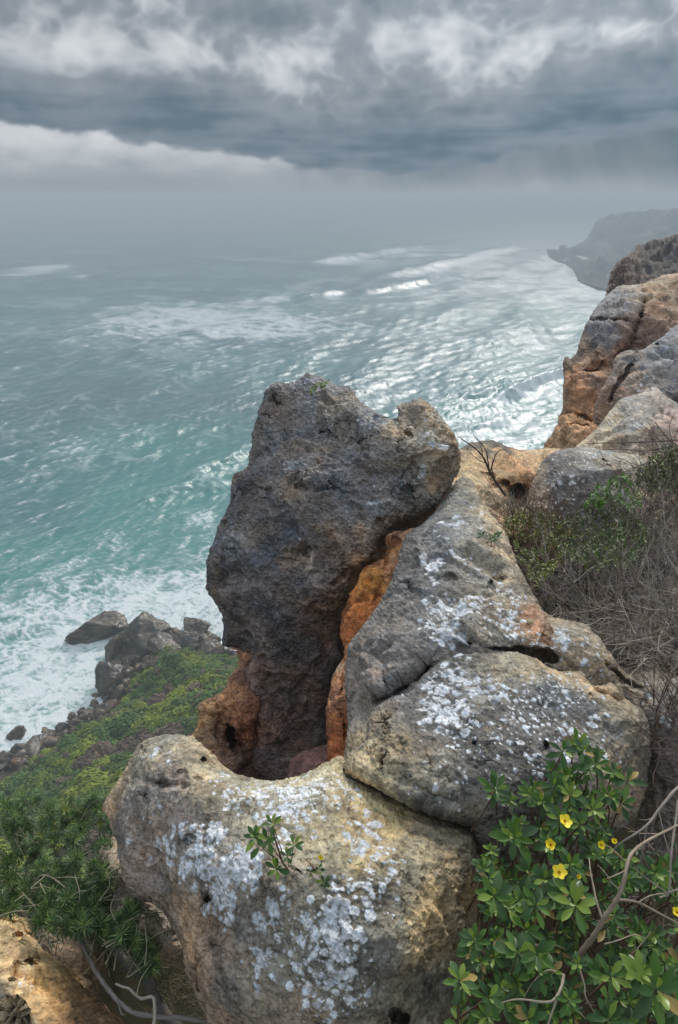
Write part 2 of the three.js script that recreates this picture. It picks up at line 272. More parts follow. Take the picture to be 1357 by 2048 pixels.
// ───────────────────────── land under the rocks, and the heath slope ─────────────────────────
const landM = new THREE.MeshStandardMaterial({ vertexColors: true, roughness: 1 });
{
  const R = [], C = [], pos = [], col = [], idx = [];
  for (let k = 0; k <= 150; k++) R.push(0.25 * Math.pow(360, k / 150));
  for (let k = 0; k < 320; k++) C.push(k < 260 ? lerp(-80, 70, k / 260) : lerp(70, 280, (k - 260) / 60));
  for (const rad of R) for (const a of C) {
    const az = a * Math.PI / 180, x = rad * Math.sin(az), z = -rad * Math.cos(az), y = landHeight(x, z), s = sideOf(shore, x, z);
    pos.push(x, y, z);
    const g = clamp(0.5 + 0.9 * fbm(x * 0.4, 1, z * 0.4, 3)), soil = rgb(74, 60, 44), litter = rgb(92, 84, 52), stone = rgb(72, 66, 60);
    const k = sstep(1.5, 4, s + 1.5 * noise(x * 0.3, 5, z * 0.3));
    for (let c = 0; c < 3; c++) col.push(lerp(stone[c], lerp(soil[c], litter[c], g), k));
  }
  const n = C.length;
  for (let i = 0; i < R.length - 1; i++) for (let j = 0; j < n; j++) { const j1 = (j + 1) % n, a = i * n + j, b = i * n + j1, c = a + n, d = b + n; idx.push(a, b, c, b, d, c); }
  const land = meshOf('coastal_slope', geo(pos, idx, col), landM);
  land.userData.kind = 'structure';
}

// ───────────────────────── rocks: outline, depth and relief ─────────────────────────
function tps(ctrl) {                                        // smooth surface of depth through a few known points
  const n = ctrl.length, m = n + 3, A = Array.from({ length: m }, () => new Float64Array(m + 1)), S = 200;
  const U = (r2) => r2 < 1e-12 ? 0 : r2 * Math.log(r2);
  for (let i = 0; i < n; i++) {
    for (let j = 0; j < n; j++) A[i][j] = U(((ctrl[i][0] - ctrl[j][0]) ** 2 + (ctrl[i][1] - ctrl[j][1]) ** 2) / S / S) + (i === j ? 0.02 : 0);
    A[i][n] = A[n][i] = 1; A[i][n + 1] = A[n + 1][i] = ctrl[i][0] / S; A[i][n + 2] = A[n + 2][i] = ctrl[i][1] / S; A[i][m] = ctrl[i][2];
  }
  for (let c = 0; c < m; c++) {
    let p = c; for (let k = c + 1; k < m; k++) if (Math.abs(A[k][c]) > Math.abs(A[p][c])) p = k;
    [A[c], A[p]] = [A[p], A[c]];
    for (let k = 0; k < m; k++) if (k !== c && A[k][c]) { const f = A[k][c] / A[c][c]; for (let q = c; q <= m; q++) A[k][q] -= f * A[c][q]; }
  }
  const w = A.map((row, i) => row[m] / row[i]);
  return (x, y) => { let v = w[n] + w[n + 1] * x / S + w[n + 2] * y / S; for (let i = 0; i < n; i++) v += w[i] * U(((x - ctrl[i][0]) ** 2 + (y - ctrl[i][1]) ** 2) / S / S); return v; };
}
function polyDist(poly, x, y) {
  let best = 1e12, inside = false;
  for (let i = 0, j = poly.length - 1; i < poly.length; j = i++) {
    const ax = poly[j][0], ay = poly[j][1], bx = poly[i][0] - ax, by = poly[i][1] - ay, t = clamp(((x - ax) * bx + (y - ay) * by) / (bx * bx + by * by || 1)), dx = x - ax - t * bx, dy = y - ay - t * by;
    const d = dx * dx + dy * dy; if (d < best) best = d;
    if ((poly[i][1] > y) !== (poly[j][1] > y) && x < (poly[j][0] - poly[i][0]) * (y - poly[i][1]) / (poly[j][1] - poly[i][1]) + poly[i][0]) inside = !inside;
  }
  return inside ? Math.sqrt(best) : -Math.sqrt(best);
}
function lineDist(line, x, y) { let best = 1e12; for (let i = 0; i < line.length - 1; i++) { const [ax, ay] = line[i], bx = line[i + 1][0] - ax, by = line[i + 1][1] - ay, t = clamp(((x - ax) * bx + (y - ay) * by) / (bx * bx + by * by)), d = (x - ax - t * bx) ** 2 + (y - ay - t * by) ** 2; if (d < best) best = d; } return Math.sqrt(best); }
function sheet(poly, step, wobble, place) {                 // triangles over the inside of an outline, its edge followed exactly
  let x0 = 1e9, y0 = 1e9, x1 = -1e9, y1 = -1e9; for (const [x, y] of poly) { x0 = Math.min(x0, x); y0 = Math.min(y0, y); x1 = Math.max(x1, x); y1 = Math.max(y1, y); }
  x0 -= 6; y0 -= 6; const nx = Math.ceil((x1 + 6 - x0) / step) + 1, ny = Math.ceil((y1 + 6 - y0) / step) + 1, sd = new Float32Array(nx * ny);
  for (let j = 0; j < ny; j++) for (let i = 0; i < nx; i++) { const x = x0 + i * step, y = y0 + j * step; sd[j * nx + i] = polyDist(poly, x, y) + wobble * (1.3 * noise(x / 31, y / 31, 1.5) + 0.9 * noise(x / 11, y / 11, 4.5) + 0.55 * noise(x / 5, y / 5, 2.5)); }
  const V = new Int32Array(nx * ny).fill(-1), HE = new Int32Array(nx * ny).fill(-1), VE = new Int32Array(nx * ny).fill(-1), verts = [], idx = [];
  const put = (x, y, d) => { verts.push([x, y, d]); return verts.length - 1; };
  const vert = (i, j) => { const k = j * nx + i; return V[k] < 0 ? V[k] = put(x0 + i * step, y0 + j * step, sd[k]) : V[k]; };
  const cut = (i, j, a, b) => {
    const E = a ? HE : VE, k = j * nx + i; if (E[k] >= 0) return E[k];
    const s0 = sd[k], s1 = sd[(j + b) * nx + i + a], t = s0 / (s0 - s1); return E[k] = put(x0 + (i + a * t) * step, y0 + (j + b * t) * step, 0);
  };
  for (let j = 0; j < ny - 1; j++) for (let i = 0; i < nx - 1; i++) {
    const c = [sd[j * nx + i] > 0, sd[j * nx + i + 1] > 0, sd[(j + 1) * nx + i + 1] > 0, sd[(j + 1) * nx + i] > 0]; if (!c[0] && !c[1] && !c[2] && !c[3]) continue;
    const f = [], ii = [i, i + 1, i + 1, i], jj = [j, j, j + 1, j + 1];
    for (let k = 0; k < 4; k++) { if (c[k]) f.push(vert(ii[k], jj[k])); if (c[k] !== c[(k + 1) & 3]) f.push(k === 0 ? cut(i, j, 1, 0) : k === 1 ? cut(i + 1, j, 0, 1) : k === 2 ? cut(i, j + 1, 1, 0) : cut(i, j, 0, 1)); }
    for (let k = 1; k < f.length - 1; k++) idx.push(f[0], f[k + 1], f[k]);
  }
  const pos = new Float32Array(verts.length * 3);
  verts.forEach((v, k) => { const p = place(v[0], v[1], Math.max(0, v[2])); pos[k * 3] = p[0]; pos[k * 3 + 1] = p[1]; pos[k * 3 + 2] = p[2]; });
  return { verts, pos, idx };
}
const [grainT, grainB] = (() => {                            // grain of the stone, 1.3 m across, the same from edge to edge
  const N = 1024, col = new Float32Array(N * N * 4), bmp = new Float32Array(N * N * 4), r = rng(55);
  const layer = (cells) => { const g = new Float32Array(cells * cells); for (let k = 0; k < g.length; k++) g[k] = r() * 2 - 1; return (x, y) => { const u = x * cells, v = y * cells, i = Math.floor(u), j = Math.floor(v); let a = u - i, b = v - j; a = a * a * (3 - 2 * a); b = b * b * (3 - 2 * b); const i0 = i % cells, j0 = j % cells, i1 = (i + 1) % cells, j1 = (j + 1) % cells; return lerp(lerp(g[j0 * cells + i0], g[j0 * cells + i1], a), lerp(g[j1 * cells + i0], g[j1 * cells + i1], a), b); }; };
  const L = [layer(24), layer(61), layer(128), layer(256), layer(512)], K = [layer(48), layer(110), layer(230), layer(460)];
  for (let j = 0; j < N; j++) for (let i = 0; i < N; i++) {
    const x = i / N, y = j / N, a = L.map((f) => f(x, y)), b = K.map((f) => f(x, y)), o = (j * N + i) * 4;
    const h = 0.30 * a[0] + 0.30 * (1 - 2 * Math.abs(a[1])) + 0.24 * a[2] + 0.16 * a[3] + 0.08 * a[4] - 0.5 * sstep(0.35, 0.75, b[1] + 0.3 * b[2]);
    const spec = 0.72 + 0.10 * a[1] + 0.15 * a[2] + 0.17 * a[3] + 0.12 * a[4] - 0.22 * sstep(0.45, 0.8, b[2] + 0.3 * b[0]) + 0.20 * sstep(0.5, 0.85, b[3] + 0.35 * b[1]), wm = 0.03 * b[1] + 0.03 * b[2];
    col[o] = clamp(spec + wm, 0.15, 1); col[o + 1] = clamp(spec, 0.15, 1); col[o + 2] = clamp(spec - wm, 0.15, 1); col[o + 3] = 1; bmp[o] = bmp[o + 1] = bmp[o + 2] = clamp(0.5 + 0.42 * h); bmp[o + 3] = 1;
  }
  return [col, bmp].map((d) => { const t = new THREE.DataTexture(d, N, N, THREE.RGBAFormat, THREE.FloatType); t.wrapS = t.wrapT = THREE.RepeatWrapping; t.magFilter = THREE.LinearFilter; t.needsUpdate = true; return t; });
})();
const rockM = new THREE.MeshStandardMaterial({ vertexColors: true, roughness: 0.93, color: new THREE.Color().setRGB(1.38, 1.38, 1.38), map: grainT, bumpMap: grainB, bumpScale: 0.012 });
const roughM = rockM.clone(); roughM.bumpScale = 0.03;
const rockTop = {};                                        // depth functions, so that plants stand on the rock they grow from
function rock(name, label, o) {
  const z0 = tps(o.depth), Rr = o.round ?? 0.15, unit = o.unit ?? 1, seed = o.seed ?? 0;
  const surf = (x, y, e) => {
    let z = z0(x, y); const m = e * z / FOCAL;
    if (m < Rr) z += (Rr - Math.sqrt(Math.max(0, Rr * Rr - (Rr - m) ** 2))) * (o.bend ?? 1);
    for (const [hx, hy, hr, hd, hq = 1] of o.holes ?? []) { const dx = (x - hx) / hr, dy = (y - hy) / (hr * hq), d = Math.hypot(dx, dy) * (1 + 0.35 * noise(x / hr * 1.3, y / hr * 1.3, seed)); if (d < 1.25) z += hd * (1 - sstep(0.45, 1.1, d)) - 0.12 * hd * sstep(0.8, 1.05, d) * (1 - sstep(1.05, 1.25, d)); }
    for (const [line, w, d] of o.cracks ?? []) { const q = lineDist(line, x + 5 * noise(x / 17, y / 17, 3), y + 5 * noise(x / 17, y / 17, 8)) / w; if (q < 3) z += d * Math.exp(-q * q * 1.2); }
    for (const [line, w, d] of o.steps ?? []) { const q = sideOf(line, x + 6 * noise(x / 23, y / 23, 3), y + 6 * noise(x / 23, y / 23, 8)) / w; z += d * sstep(-1, 1, q); }
    return z;
  };
  rockTop[name] = (x, y) => surf(x, y, Math.max(0, polyDist(o.outline, x, y)));
  const front = sheet(o.outline, o.step ?? 2.1, o.wobble ?? 2.2, (x, y, e) => { const d = dirOf(x, y), z = surf(x, y, e); return [EYE.x + d[0] * z, EYE.y + d[1] * z, EYE.z + d[2] * z]; });
  const g0 = geo(front.pos, front.idx), N = g0.attributes.normal.array, P = front.pos, col = new Float32Array(P.length), base = P.slice();
  const a = { lump: 0.03, lumpF: 2.2, knob: 0.012, knobF: 9, grain: 0.004, grainF: 38, pit: 0.012, pitF: 11, pitCut: 0.34, flake: 0, facet: 0.26, facetF: 3.1, split: 0.008, ...o.relief };
  // lichen: round colonies placed on the surface, each with a reach in metres
  const spots = [];
  { const r = rng(900 + seed); for (const [cx, cy, sp, n, r0, r1, tone = 0, sq = 1] of o.lichen ?? []) for (let k = 0; k < n * 0.58; k++) { const an = r() * 6.283, q = Math.sqrt(-2 * Math.log(1 - r() * 0.95)) * 0.7, x = cx + Math.cos(an) * q * sp, y = cy + Math.sin(an) * q * sp * sq; if (polyDist(o.outline, x, y) < 1) continue; const z = surf(x, y, Math.max(0, polyDist(o.outline, x, y))), p = at(x, y, z), big = r(); spots.push([p.x, p.y, p.z, lerp(r0, r1, big * big * big), x, y, tone + 0.7 * (r() - 0.5), z]); } }
  const bins = new Map(), B = 40;
  for (const s of spots) { const reach = s[3] * FOCAL / s[7] * 1.3 + 3; for (let by = Math.floor((s[5] - reach) / B); by <= Math.floor((s[5] + reach) / B); by++) for (let bx = Math.floor((s[4] - reach) / B); bx <= Math.floor((s[4] + reach) / B); bx++) { const k = bx + ',' + by; if (!bins.has(k)) bins.set(k, []); bins.get(k).push(s); } }
  const lichenC = rgb(222, 224, 228), lichenD = rgb(172, 177, 184), cov = o.cover ?? 1;
  for (let k = 0; k < front.verts.length; k++) {
    const [px, py] = front.verts[k], x = base[k * 3] / unit + seed * 3.7, y = base[k * 3 + 1] / unit, z = base[k * 3 + 2] / unit;
    const q1 = fbm(x * a.lumpF, y * a.lumpF, z * a.lumpF, 3), q2 = ridge(x * a.knobF, y * a.knobF, z * a.knobF, 3, 0.5), q3 = fbm(x * a.grainF, y * a.grainF, z * a.grainF, 2, 0.6);
    const rim = sstep(0, 0.09 * unit, front.verts[k][2] * z0(px, py) / FOCAL);
    let d = a.lump * q1 * rim + a.knob * (q2 - 0.6) * (0.6 + 0.8 * clamp(0.5 + q1)) * (0.3 + 0.7 * rim) + a.grain * q3;
    if (a.pit) { const zone = sstep(-0.25, 0.35, noise(x * 2.1 + 9, y * 2.1, z * 2.1)); const c = cell(x * a.pitF + 0.6 * q3, y * a.pitF, z * a.pitF); if (c.id > 0.45) d -= a.pit * zone * (0.5 + c.id) * (1 - sstep(0.1, a.pitCut * (0.6 + c.id * 0.6), c.d)); }
    if (a.facet) { const F = a.facetF, c = cell(x * F + 0.35 * q1 + 0.05 * q2, y * F + 0.3 * noise(x * 3, y * 3, z * 3 + 5), z * F + 0.05 * q2), h1 = c.id * 37.7 % 1 - 0.5, h2 = c.id * 91.3 % 1 - 0.5, h3 = c.id * 53.9 % 1 - 0.5, g = c.d2 - c.d; d += rim * sstep(0.0, 0.16, g) * (a.facet * 2 * (h1 * c.x + h2 * c.y + h3 * c.z) / F + 0.35 * a.facet * (c.id - 0.5) / F) - a.split * (1 - sstep(0.0, 0.055, g)) * sstep(-0.1, 0.35, noise(x * 1.7 + 4, y * 1.7, z * 1.7)); }
    if (a.flake) { const c = cell(x * a.flakeF + 0.5 * q1, y * a.flakeF * 0.8 + 0.3 * q2, z * a.flakeF); d += a.flake * (c.id - 0.5) * sstep(0.02, 0.16, c.d2 - c.d); }
    // colour of the stone: stains and bands where the photograph shows them, mottled
    let w = 0, cr = 0, cg = 0, cb = 0; const wx = px + (o.warp ?? 26) * fbm(x * 4, y * 4, z * 4 + 7, 3), wy = py + (o.warp ?? 26) * fbm(x * 4 + 31, y * 4, z * 4, 3);
    for (const c of o.tint) { const q = 1 / ((((wx - c[0]) ** 2 + (wy - c[1]) ** 2) / ((c[5] ?? 1) ** 2) + 60) ** 1.7); w += q; cr += q * c[2]; cg += q * c[3]; cb += q * c[4]; }
    let R = s2l(cr / w), G = s2l(cg / w), Bc = s2l(cb / w); { const Y = 0.35 * R + 0.5 * G + 0.15 * Bc, S = o.sat ?? 0.68; const K = o.lift ?? 1.12; R = lerp(Y, R, S) * K; G = lerp(Y, G, S) * K; Bc = lerp(Y, Bc, S) * K; }
    const mot = 1 + 0.42 * fbm(x * 7, y * 7, z * 7 + 3, 3) + 0.38 * fbm(x * 30, y * 30, z * 30, 3, 0.65) + 0.20 * (cell(x * 55, y * 55, z * 55).id - 0.5);
    const warm = (o.warm ?? 0.10) * fbm(x * 5 + 3, y * 5, z * 5, 3) + 0.05 * noise(x * 50, y * 50, z * 50);
    R *= mot * (1 + warm); G *= mot; Bc *= mot * (1 - 1.2 * warm);
    if (o.crust) { const kk = sstep(o.crust[3], o.crust[3] + 0.18, fbm(x * 3.1, y * 3.1 + 20, z * 3.1, 4, 0.6)); const q = kk * o.crust[4]; R = lerp(R, s2l(o.crust[0]) * mot, q); G = lerp(G, s2l(o.crust[1]) * mot, q); Bc = lerp(Bc, s2l(o.crust[2]) * mot, q); }
    // lichen
    let li = 0, tone = 0; const list = bins.get(Math.floor(px / B) + ',' + Math.floor(py / B));
    if (list) for (const s of list) { const dd = Math.hypot(base[k * 3] - s[0], base[k * 3 + 1] - s[1], base[k * 3 + 2] - s[2]); if (dd < s[3] * 1.6) { const e = dd / s[3] + 0.55 * noise(x * 34 / 1, y * 34, z * 34 + s[6]) + 0.3 * noise(x * 90, y * 90, z * 90); const v = 1 - sstep(0.82, 1.0, e); if (v > li) { li = v; tone = s[6] + 0.25 * sstep(0.55, 0.85, e) - 0.35 * (1 - sstep(0.0, 0.35, Math.abs(e - 0.55))) * 0.4; } } }
    if (o.strata) { const b = noise(y * o.strata[0] + 0.6 * q1, x * 0.4, z * 0.4) + 0.6 * noise(y * o.strata[0] * 2.7, x * 0.6, z * 0.6 + 5); const q = 1 + o.strata[1] * b; R *= q; G *= q; Bc *= q * (1 - 0.1 * b); }
    const crumbs = sstep(0.14, 0.32, noise(x * 75, y * 75, z * 75 + 5)) * 0.55; li *= (1 - crumbs * 0.7) * cov;
    if (li > 0) { const t = clamp(tone); const lr = lerp(lichenC[0], lichenD[0], t), lg = lerp(lichenC[1], lichenD[1], t), lb = lerp(lichenC[2], lichenD[2], t), m2 = 0.75 + 0.25 * mot; R = lerp(R, lr * m2, li); G = lerp(G, lg * m2, li); Bc = lerp(Bc, lb * m2, li); d += 0.0012 * li; }
    col[k * 3] = clamp(R, 0.004, 0.9); col[k * 3 + 1] = clamp(G, 0.004, 0.9); col[k * 3 + 2] = clamp(Bc, 0.004, 0.9);
    d *= unit; P[k * 3] += N[k * 3] * d; P[k * 3 + 1] += N[k * 3 + 1] * d; P[k * 3 + 2] += N[k * 3 + 2] * d;
  }
  // the far side of the rock
  const T = o.thick ?? 0.8, back = sheet(o.outline.map((p) => p), (o.step ?? 2.1) * 5, 1, (x, y, e) => { const d = dirOf(x, y), m = e * z0(x, y) / FOCAL, z = surf(x, y, e) + 0.015 * unit + T * (1 - Math.exp(-m / (0.35 * T))) + 0.06 * unit * noise(x / 40, y / 40, 6) * sstep(0, 0.1, m); return [EYE.x + d[0] * z, EYE.y + d[1] * z, EYE.z + d[2] * z]; });
  for (let k = 0; k < back.idx.length; k += 3) { const t = back.idx[k]; back.idx[k] = back.idx[k + 1]; back.idx[k + 1] = t; }
  const bc = new Float32Array(back.pos.length), t0 = o.tint[0]; for (let k = 0; k < bc.length; k += 3) { const m = 1 + 0.4 * fbm(back.pos[k] * 6 / unit, back.pos[k + 1] * 6 / unit, back.pos[k + 2] * 6 / unit, 3); bc[k] = s2l(t0[2]) * m; bc[k + 1] = s2l(t0[3]) * m; bc[k + 2] = s2l(t0[4]) * m; }
  const mx = o.outline.reduce((q, c) => q + c[0], 0) / o.outline.length, my = Math.min(2000, o.outline.reduce((q, c) => q + c[1], 0) / o.outline.length), dv = dirOf(mx, my), dl = Math.hypot(dv[1], dv[2]), ca = -dv[2] / dl, sa = -dv[1] / dl;
  const uvOf = (Q) => { const u = new Float32Array(Q.length / 3 * 2), S = 1.3 * (o.unit ? Math.min(3, unit * 1.3) : 1); for (let k = 0; k < Q.length / 3; k++) { u[k * 2] = Q[k * 3] / S; u[k * 2 + 1] = (Q[k * 3 + 1] * ca - Q[k * 3 + 2] * sa) / S; } return u; };   // metres along a plane through the rock
  const g = mergeGeometries([geo(P, front.idx, col, uvOf(P)), geo(back.pos, back.idx, bc, uvOf(back.pos))]);
  const m = meshOf(o.kind ?? 'boulder', g, o.material ?? rockM);
  if (o.structure) { m.userData.kind = 'structure'; return m; }
  return tag(m, label, o.category ?? 'rock', o.group);
}

// far headland in the spray: depths from where its foot meets the water
const seaDepth = (px, py) => -EYE.y / dirOf(px, py)[1];
rock('headland', '', {
  kind: 'headland', structure: true, strata: [9, 0.5], step: 1.9, wobble: 0.7, unit: 60, round: 4, thick: 160, seed: 3, warp: 8,
  outline: [[1094, 499], [1110, 498], [1118, 501], [1119, 491], [1131, 489], [1133, 496], [1142, 496], [1153, 491], [1166, 484], [1175, 477], [1181, 466], [1186, 457], [1190, 445], [1197, 439], [1212, 431], [1250, 425], [1292, 422], [1330, 418], [1400, 413], [1500, 410], [1700, 402], [1950, 396], [2150, 400], [2150, 700], [1900, 690], [1500, 660], [1300, 640], [1250, 600], [1212, 579], [1190, 573], [1168, 567], [1157, 561], [1154, 545], [1146, 536], [1124, 528], [1110, 520], [1098, 514]],
  depth: [[1098, 514, seaDepth(1098, 514)], [1124, 528, seaDepth(1124, 528)], [1157, 561, seaDepth(1157, 561)], [1212, 579, seaDepth(1212, 579)], [1300, 620, seaDepth(1300, 625)], [1094, 500, 620], [1125, 508, 570], [1110, 505, 590], [1190, 440, 660], [1175, 478, 640], [1300, 421, 600], [1450, 412, 520], [1900, 400, 430], [1900, 640, 300], [1600, 620, 330], [2100, 520, 350], [1230, 500, 560], [1330, 500, 460], [1150, 505, 590], [1180, 510, 560], [1160, 552, seaDepth(1160, 552) * 0.965], [1180, 560, seaDepth(1180, 560) * 0.965], [1200, 570, seaDepth(1200, 570) * 0.965], [1140, 532, seaDepth(1140, 532) * 0.965], [1180, 545, seaDepth(1180, 545) * 0.965], [1112, 512, seaDepth(1112, 516) * 0.965], [1230, 585, seaDepth(1230, 585) * 0.965], [1150, 540, seaDepth(1150, 540) * 0.965], [1240, 570, seaDepth(1240, 570) * 0.965]],
  tint: [[1200, 440, 92, 84, 66], [1300, 440, 96, 88, 68], [1120, 505, 58, 54, 50], [1180, 540, 76, 72, 58], [1250, 500, 92, 84, 66], [1160, 550, 60, 56, 52]],
  relief: { facet: 0.5, facetF: 3, split: 0.01, lump: 0.05, knob: 0.022, knobF: 9, grain: 0.004, pit: 0, grainF: 30 },
});

// rocks of the point to the right, from the farthest in
rock('dark_crag', 'dark brown weathered crag rising behind the grey and orange cliff block', {
  kind: 'crag', seed: 4, round: 0.4, thick: 4, unit: 3, step: 2,
  outline: [[1212, 590], [1217, 568], [1226, 539], [1234, 524], [1245, 518], [1258, 511], [1274, 497], [1284, 491], [1296, 487], [1318, 481], [1336, 476], [1357, 470], [1420, 462], [1420, 640], [1300, 640], [1220, 620]],
  depth: [[1215, 583, 17], [1300, 490, 22], [1400, 470, 22], [1250, 560, 17], [1330, 580, 15], [1400, 600, 14]],
  tint: [[1300, 500, 92, 80, 74], [1250, 540, 100, 78, 66], [1340, 530, 84, 78, 76], [1220, 575, 112, 84, 66]],
  relief: { knob: 0.05, lump: 0.06, pit: 0.02, grain: 0.008, flake: 0.02, flakeF: 4 },
});
rock('cliff_block', 'tall grey and orange cliff block with a long horizontal crack', {
  kind: 'cliff_block', sat: 0.82, seed: 5, round: 0.2, thick: 3, unit: 1.8, step: 2,
  outline: [[1087, 900], [1092, 886], [1104, 872], [1112, 856], [1117, 846], [1117, 834], [1127, 822], [1126, 800], [1128, 766], [1126, 742], [1127, 722], [1134, 714], [1142, 720], [1148, 712], [1154, 706], [1158, 690], [1164, 674], [1170, 652], [1179, 638], [1186, 622], [1197, 610], [1206, 598], [1219, 586], [1232, 576], [1246, 569], [1262, 570], [1285, 567], [1300, 562], [1314, 556], [1335, 550], [1357, 545], [1430, 535], [1430, 760], [1300, 800], [1230, 860], [1160, 905]],
  depth: [[1100, 885, 10.5], [1126, 820, 11], [1128, 740, 12], [1165, 675, 12.4], [1200, 610, 12.8], [1250, 572, 13.2], [1357, 548, 13.2], [1250, 620, 11.6], [1330, 620, 11.6], [1200, 700, 11.2], [1160, 780, 10.5], [1200, 800, 10.6], [1280, 700, 11.2], [1140, 850, 10.0], [1190, 640, 12], [1420, 640, 11]],
  cracks: [[[[1180, 640], [1200, 636], [1230, 640], [1260, 645]], 3, 0.35], [[[1170, 745], [1190, 735], [1208, 728]], 3, 0.2], [[[1118, 832], [1150, 828], [1180, 836]], 4, 0.3], [[[1285, 570], [1290, 600], [1278, 640], [1262, 690], [1240, 720]], 7, 0.35], [[[1120, 852], [1150, 848], [1176, 852]], 3, 0.15]],
  tint: [[1230, 600, 140, 136, 136], [1200, 650, 132, 126, 128], [1210, 680, 126, 118, 122], [1300, 580, 176, 150, 118], [1260, 580, 168, 152, 136], [1320, 610, 160, 116, 82], [1340, 600, 158, 132, 108], [1290, 660, 120, 92, 78], [1190, 710, 150, 116, 92], [1150, 760, 178, 122, 74], [1165, 800, 172, 116, 70], [1200, 730, 180, 128, 84], [1205, 760, 136, 102, 84], [1140, 840, 186, 138, 88], [1110, 870, 180, 132, 86], [1135, 720, 106, 84, 66], [1240, 690, 140, 104, 84]],
  relief: { lump: 0.05, knob: 0.02, pit: 0.02, grain: 0.003 },
});
rock('grey_slab', 'large grey weathered boulder with orange underside below the cliff block', {
  sat: 0.6, seed: 6, round: 0.15, thick: 2, unit: 1.4, step: 2,
  outline: [[1186, 840], [1189, 812], [1201, 786], [1212, 764], [1226, 742], [1230, 718], [1242, 704], [1262, 698], [1276, 703], [1292, 696], [1312, 682], [1330, 670], [1357, 645], [1430, 605], [1430, 860], [1300, 860], [1230, 850], [1200, 860]],
  depth: [[1190, 835, 9.3], [1226, 742, 9.4], [1250, 702, 9.6], [1300, 690, 9.4], [1357, 650, 9.6], [1300, 760, 8.6], [1230, 800, 8.8], [1400, 700, 8.8], [1357, 800, 8.2]],
  holes: [[1319, 690, 10, 0.25, 0.6]], cracks: [[[[1274, 704], [1262, 735], [1240, 765], [1222, 800]], 5, 0.22]],
  tint: [[1330, 690, 142, 140, 142], [1350, 720, 146, 142, 140], [1290, 740, 116, 112, 112], [1270, 770, 150, 124, 100], [1240, 790, 164, 116, 84], [1200, 820, 176, 116, 70], [1245, 715, 150, 126, 106], [1330, 760, 122, 110, 104], [1345, 780, 106, 100, 100], [1300, 800, 118, 108, 100]],
  lichen: [[1340, 690, 26, 22, 0.012, 0.03], [1280, 760, 30, 16, 0.01, 0.02]],
});
rock('pale_boulder', 'pale angular boulder with a pointed top and pinkish right face', {
  seed: 7, round: 0.12, thick: 1.4, unit: 1.2, step: 2,
  outline: [[1130, 915], [1160, 886], [1176, 873], [1190, 861], [1206, 840], [1223, 820], [1236, 804], [1250, 793], [1264, 791], [1278, 787], [1294, 780], [1307, 775], [1318, 781], [1336, 795], [1353, 807], [1357, 812], [1430, 822], [1430, 1000], [1250, 960], [1150, 940]],
  depth: [[1165, 890, 7.3], [1223, 822, 7.6], [1307, 778, 7.9], [1357, 815, 7.8], [1300, 840, 6.9], [1240, 870, 6.8], [1357, 900, 6.7], [1250, 930, 6.4], [1150, 920, 6.9], [1420, 880, 7]],
  steps: [[[[1300, 780], [1312, 840], [1310, 900]], 12, 0.25]],
  tint: [[1270, 820, 164, 156, 146], [1240, 850, 148, 142, 136], [1200, 870, 190, 164, 124], [1220, 830, 186, 164, 128], [1330, 830, 186, 150, 128], [1340, 860, 178, 144, 124], [1290, 880, 166, 140, 108], [1330, 800, 178, 160, 140], [1180, 885, 194, 166, 124], [1260, 900, 170, 144, 112]],
  lichen: [[1240, 830, 24, 30, 0.008, 0.02]],
});
rock('ochre_ledge', 'ochre sandstone ledge with a dark cap sloping down towards the sea', {
  kind: 'ledge', sat: 0.8, seed: 8, round: 0.16, thick: 1.6, unit: 1.1, step: 2,
  outline: [[896, 905], [920, 898], [932, 890], [944, 886], [964, 883], [984, 881], [996, 884], [1006, 890], [1022, 896], [1040, 899], [1060, 901], [1080, 898], [1109, 896], [1140, 900], [1140, 960], [1100, 1010], [1060, 1060], [1000, 1080], [960, 1020], [900, 990]],
  depth: [[920, 900, 7.0], [984, 884, 7.4], [1050, 900, 7.6], [1110, 900, 7.4], [1000, 920, 6.4], [1050, 940, 6.1], [1030, 985, 6.2], [960, 930, 6.2], [940, 960, 5.6], [985, 1010, 5.2], [1060, 1040, 5.4]],
  cracks: [[[[930, 905], [970, 903], [1010, 900]], 4, 0.1], [[[1035, 925], [1060, 915], [1085, 920]], 4, 0.12], [[[960, 945], [985, 950], [1000, 975]], 4, 0.12]], holes: [[1040, 985, 26, 0.5, 0.6], [1010, 968, 10, 0.15]],
  tint: [[980, 888, 92, 86, 78], [1010, 893, 108, 96, 82], [950, 892, 104, 94, 82], [1000, 915, 196, 152, 100], [1050, 910, 200, 158, 106], [1040, 940, 196, 144, 90], [960, 915, 198, 162, 112], [1000, 950, 188, 146, 96], [940, 950, 190, 160, 112], [980, 1000, 170, 140, 104], [1050, 990, 160, 118, 72], [1090, 910, 194, 160, 116]],
  relief: { lump: 0.05, knob: 0.02 },
});
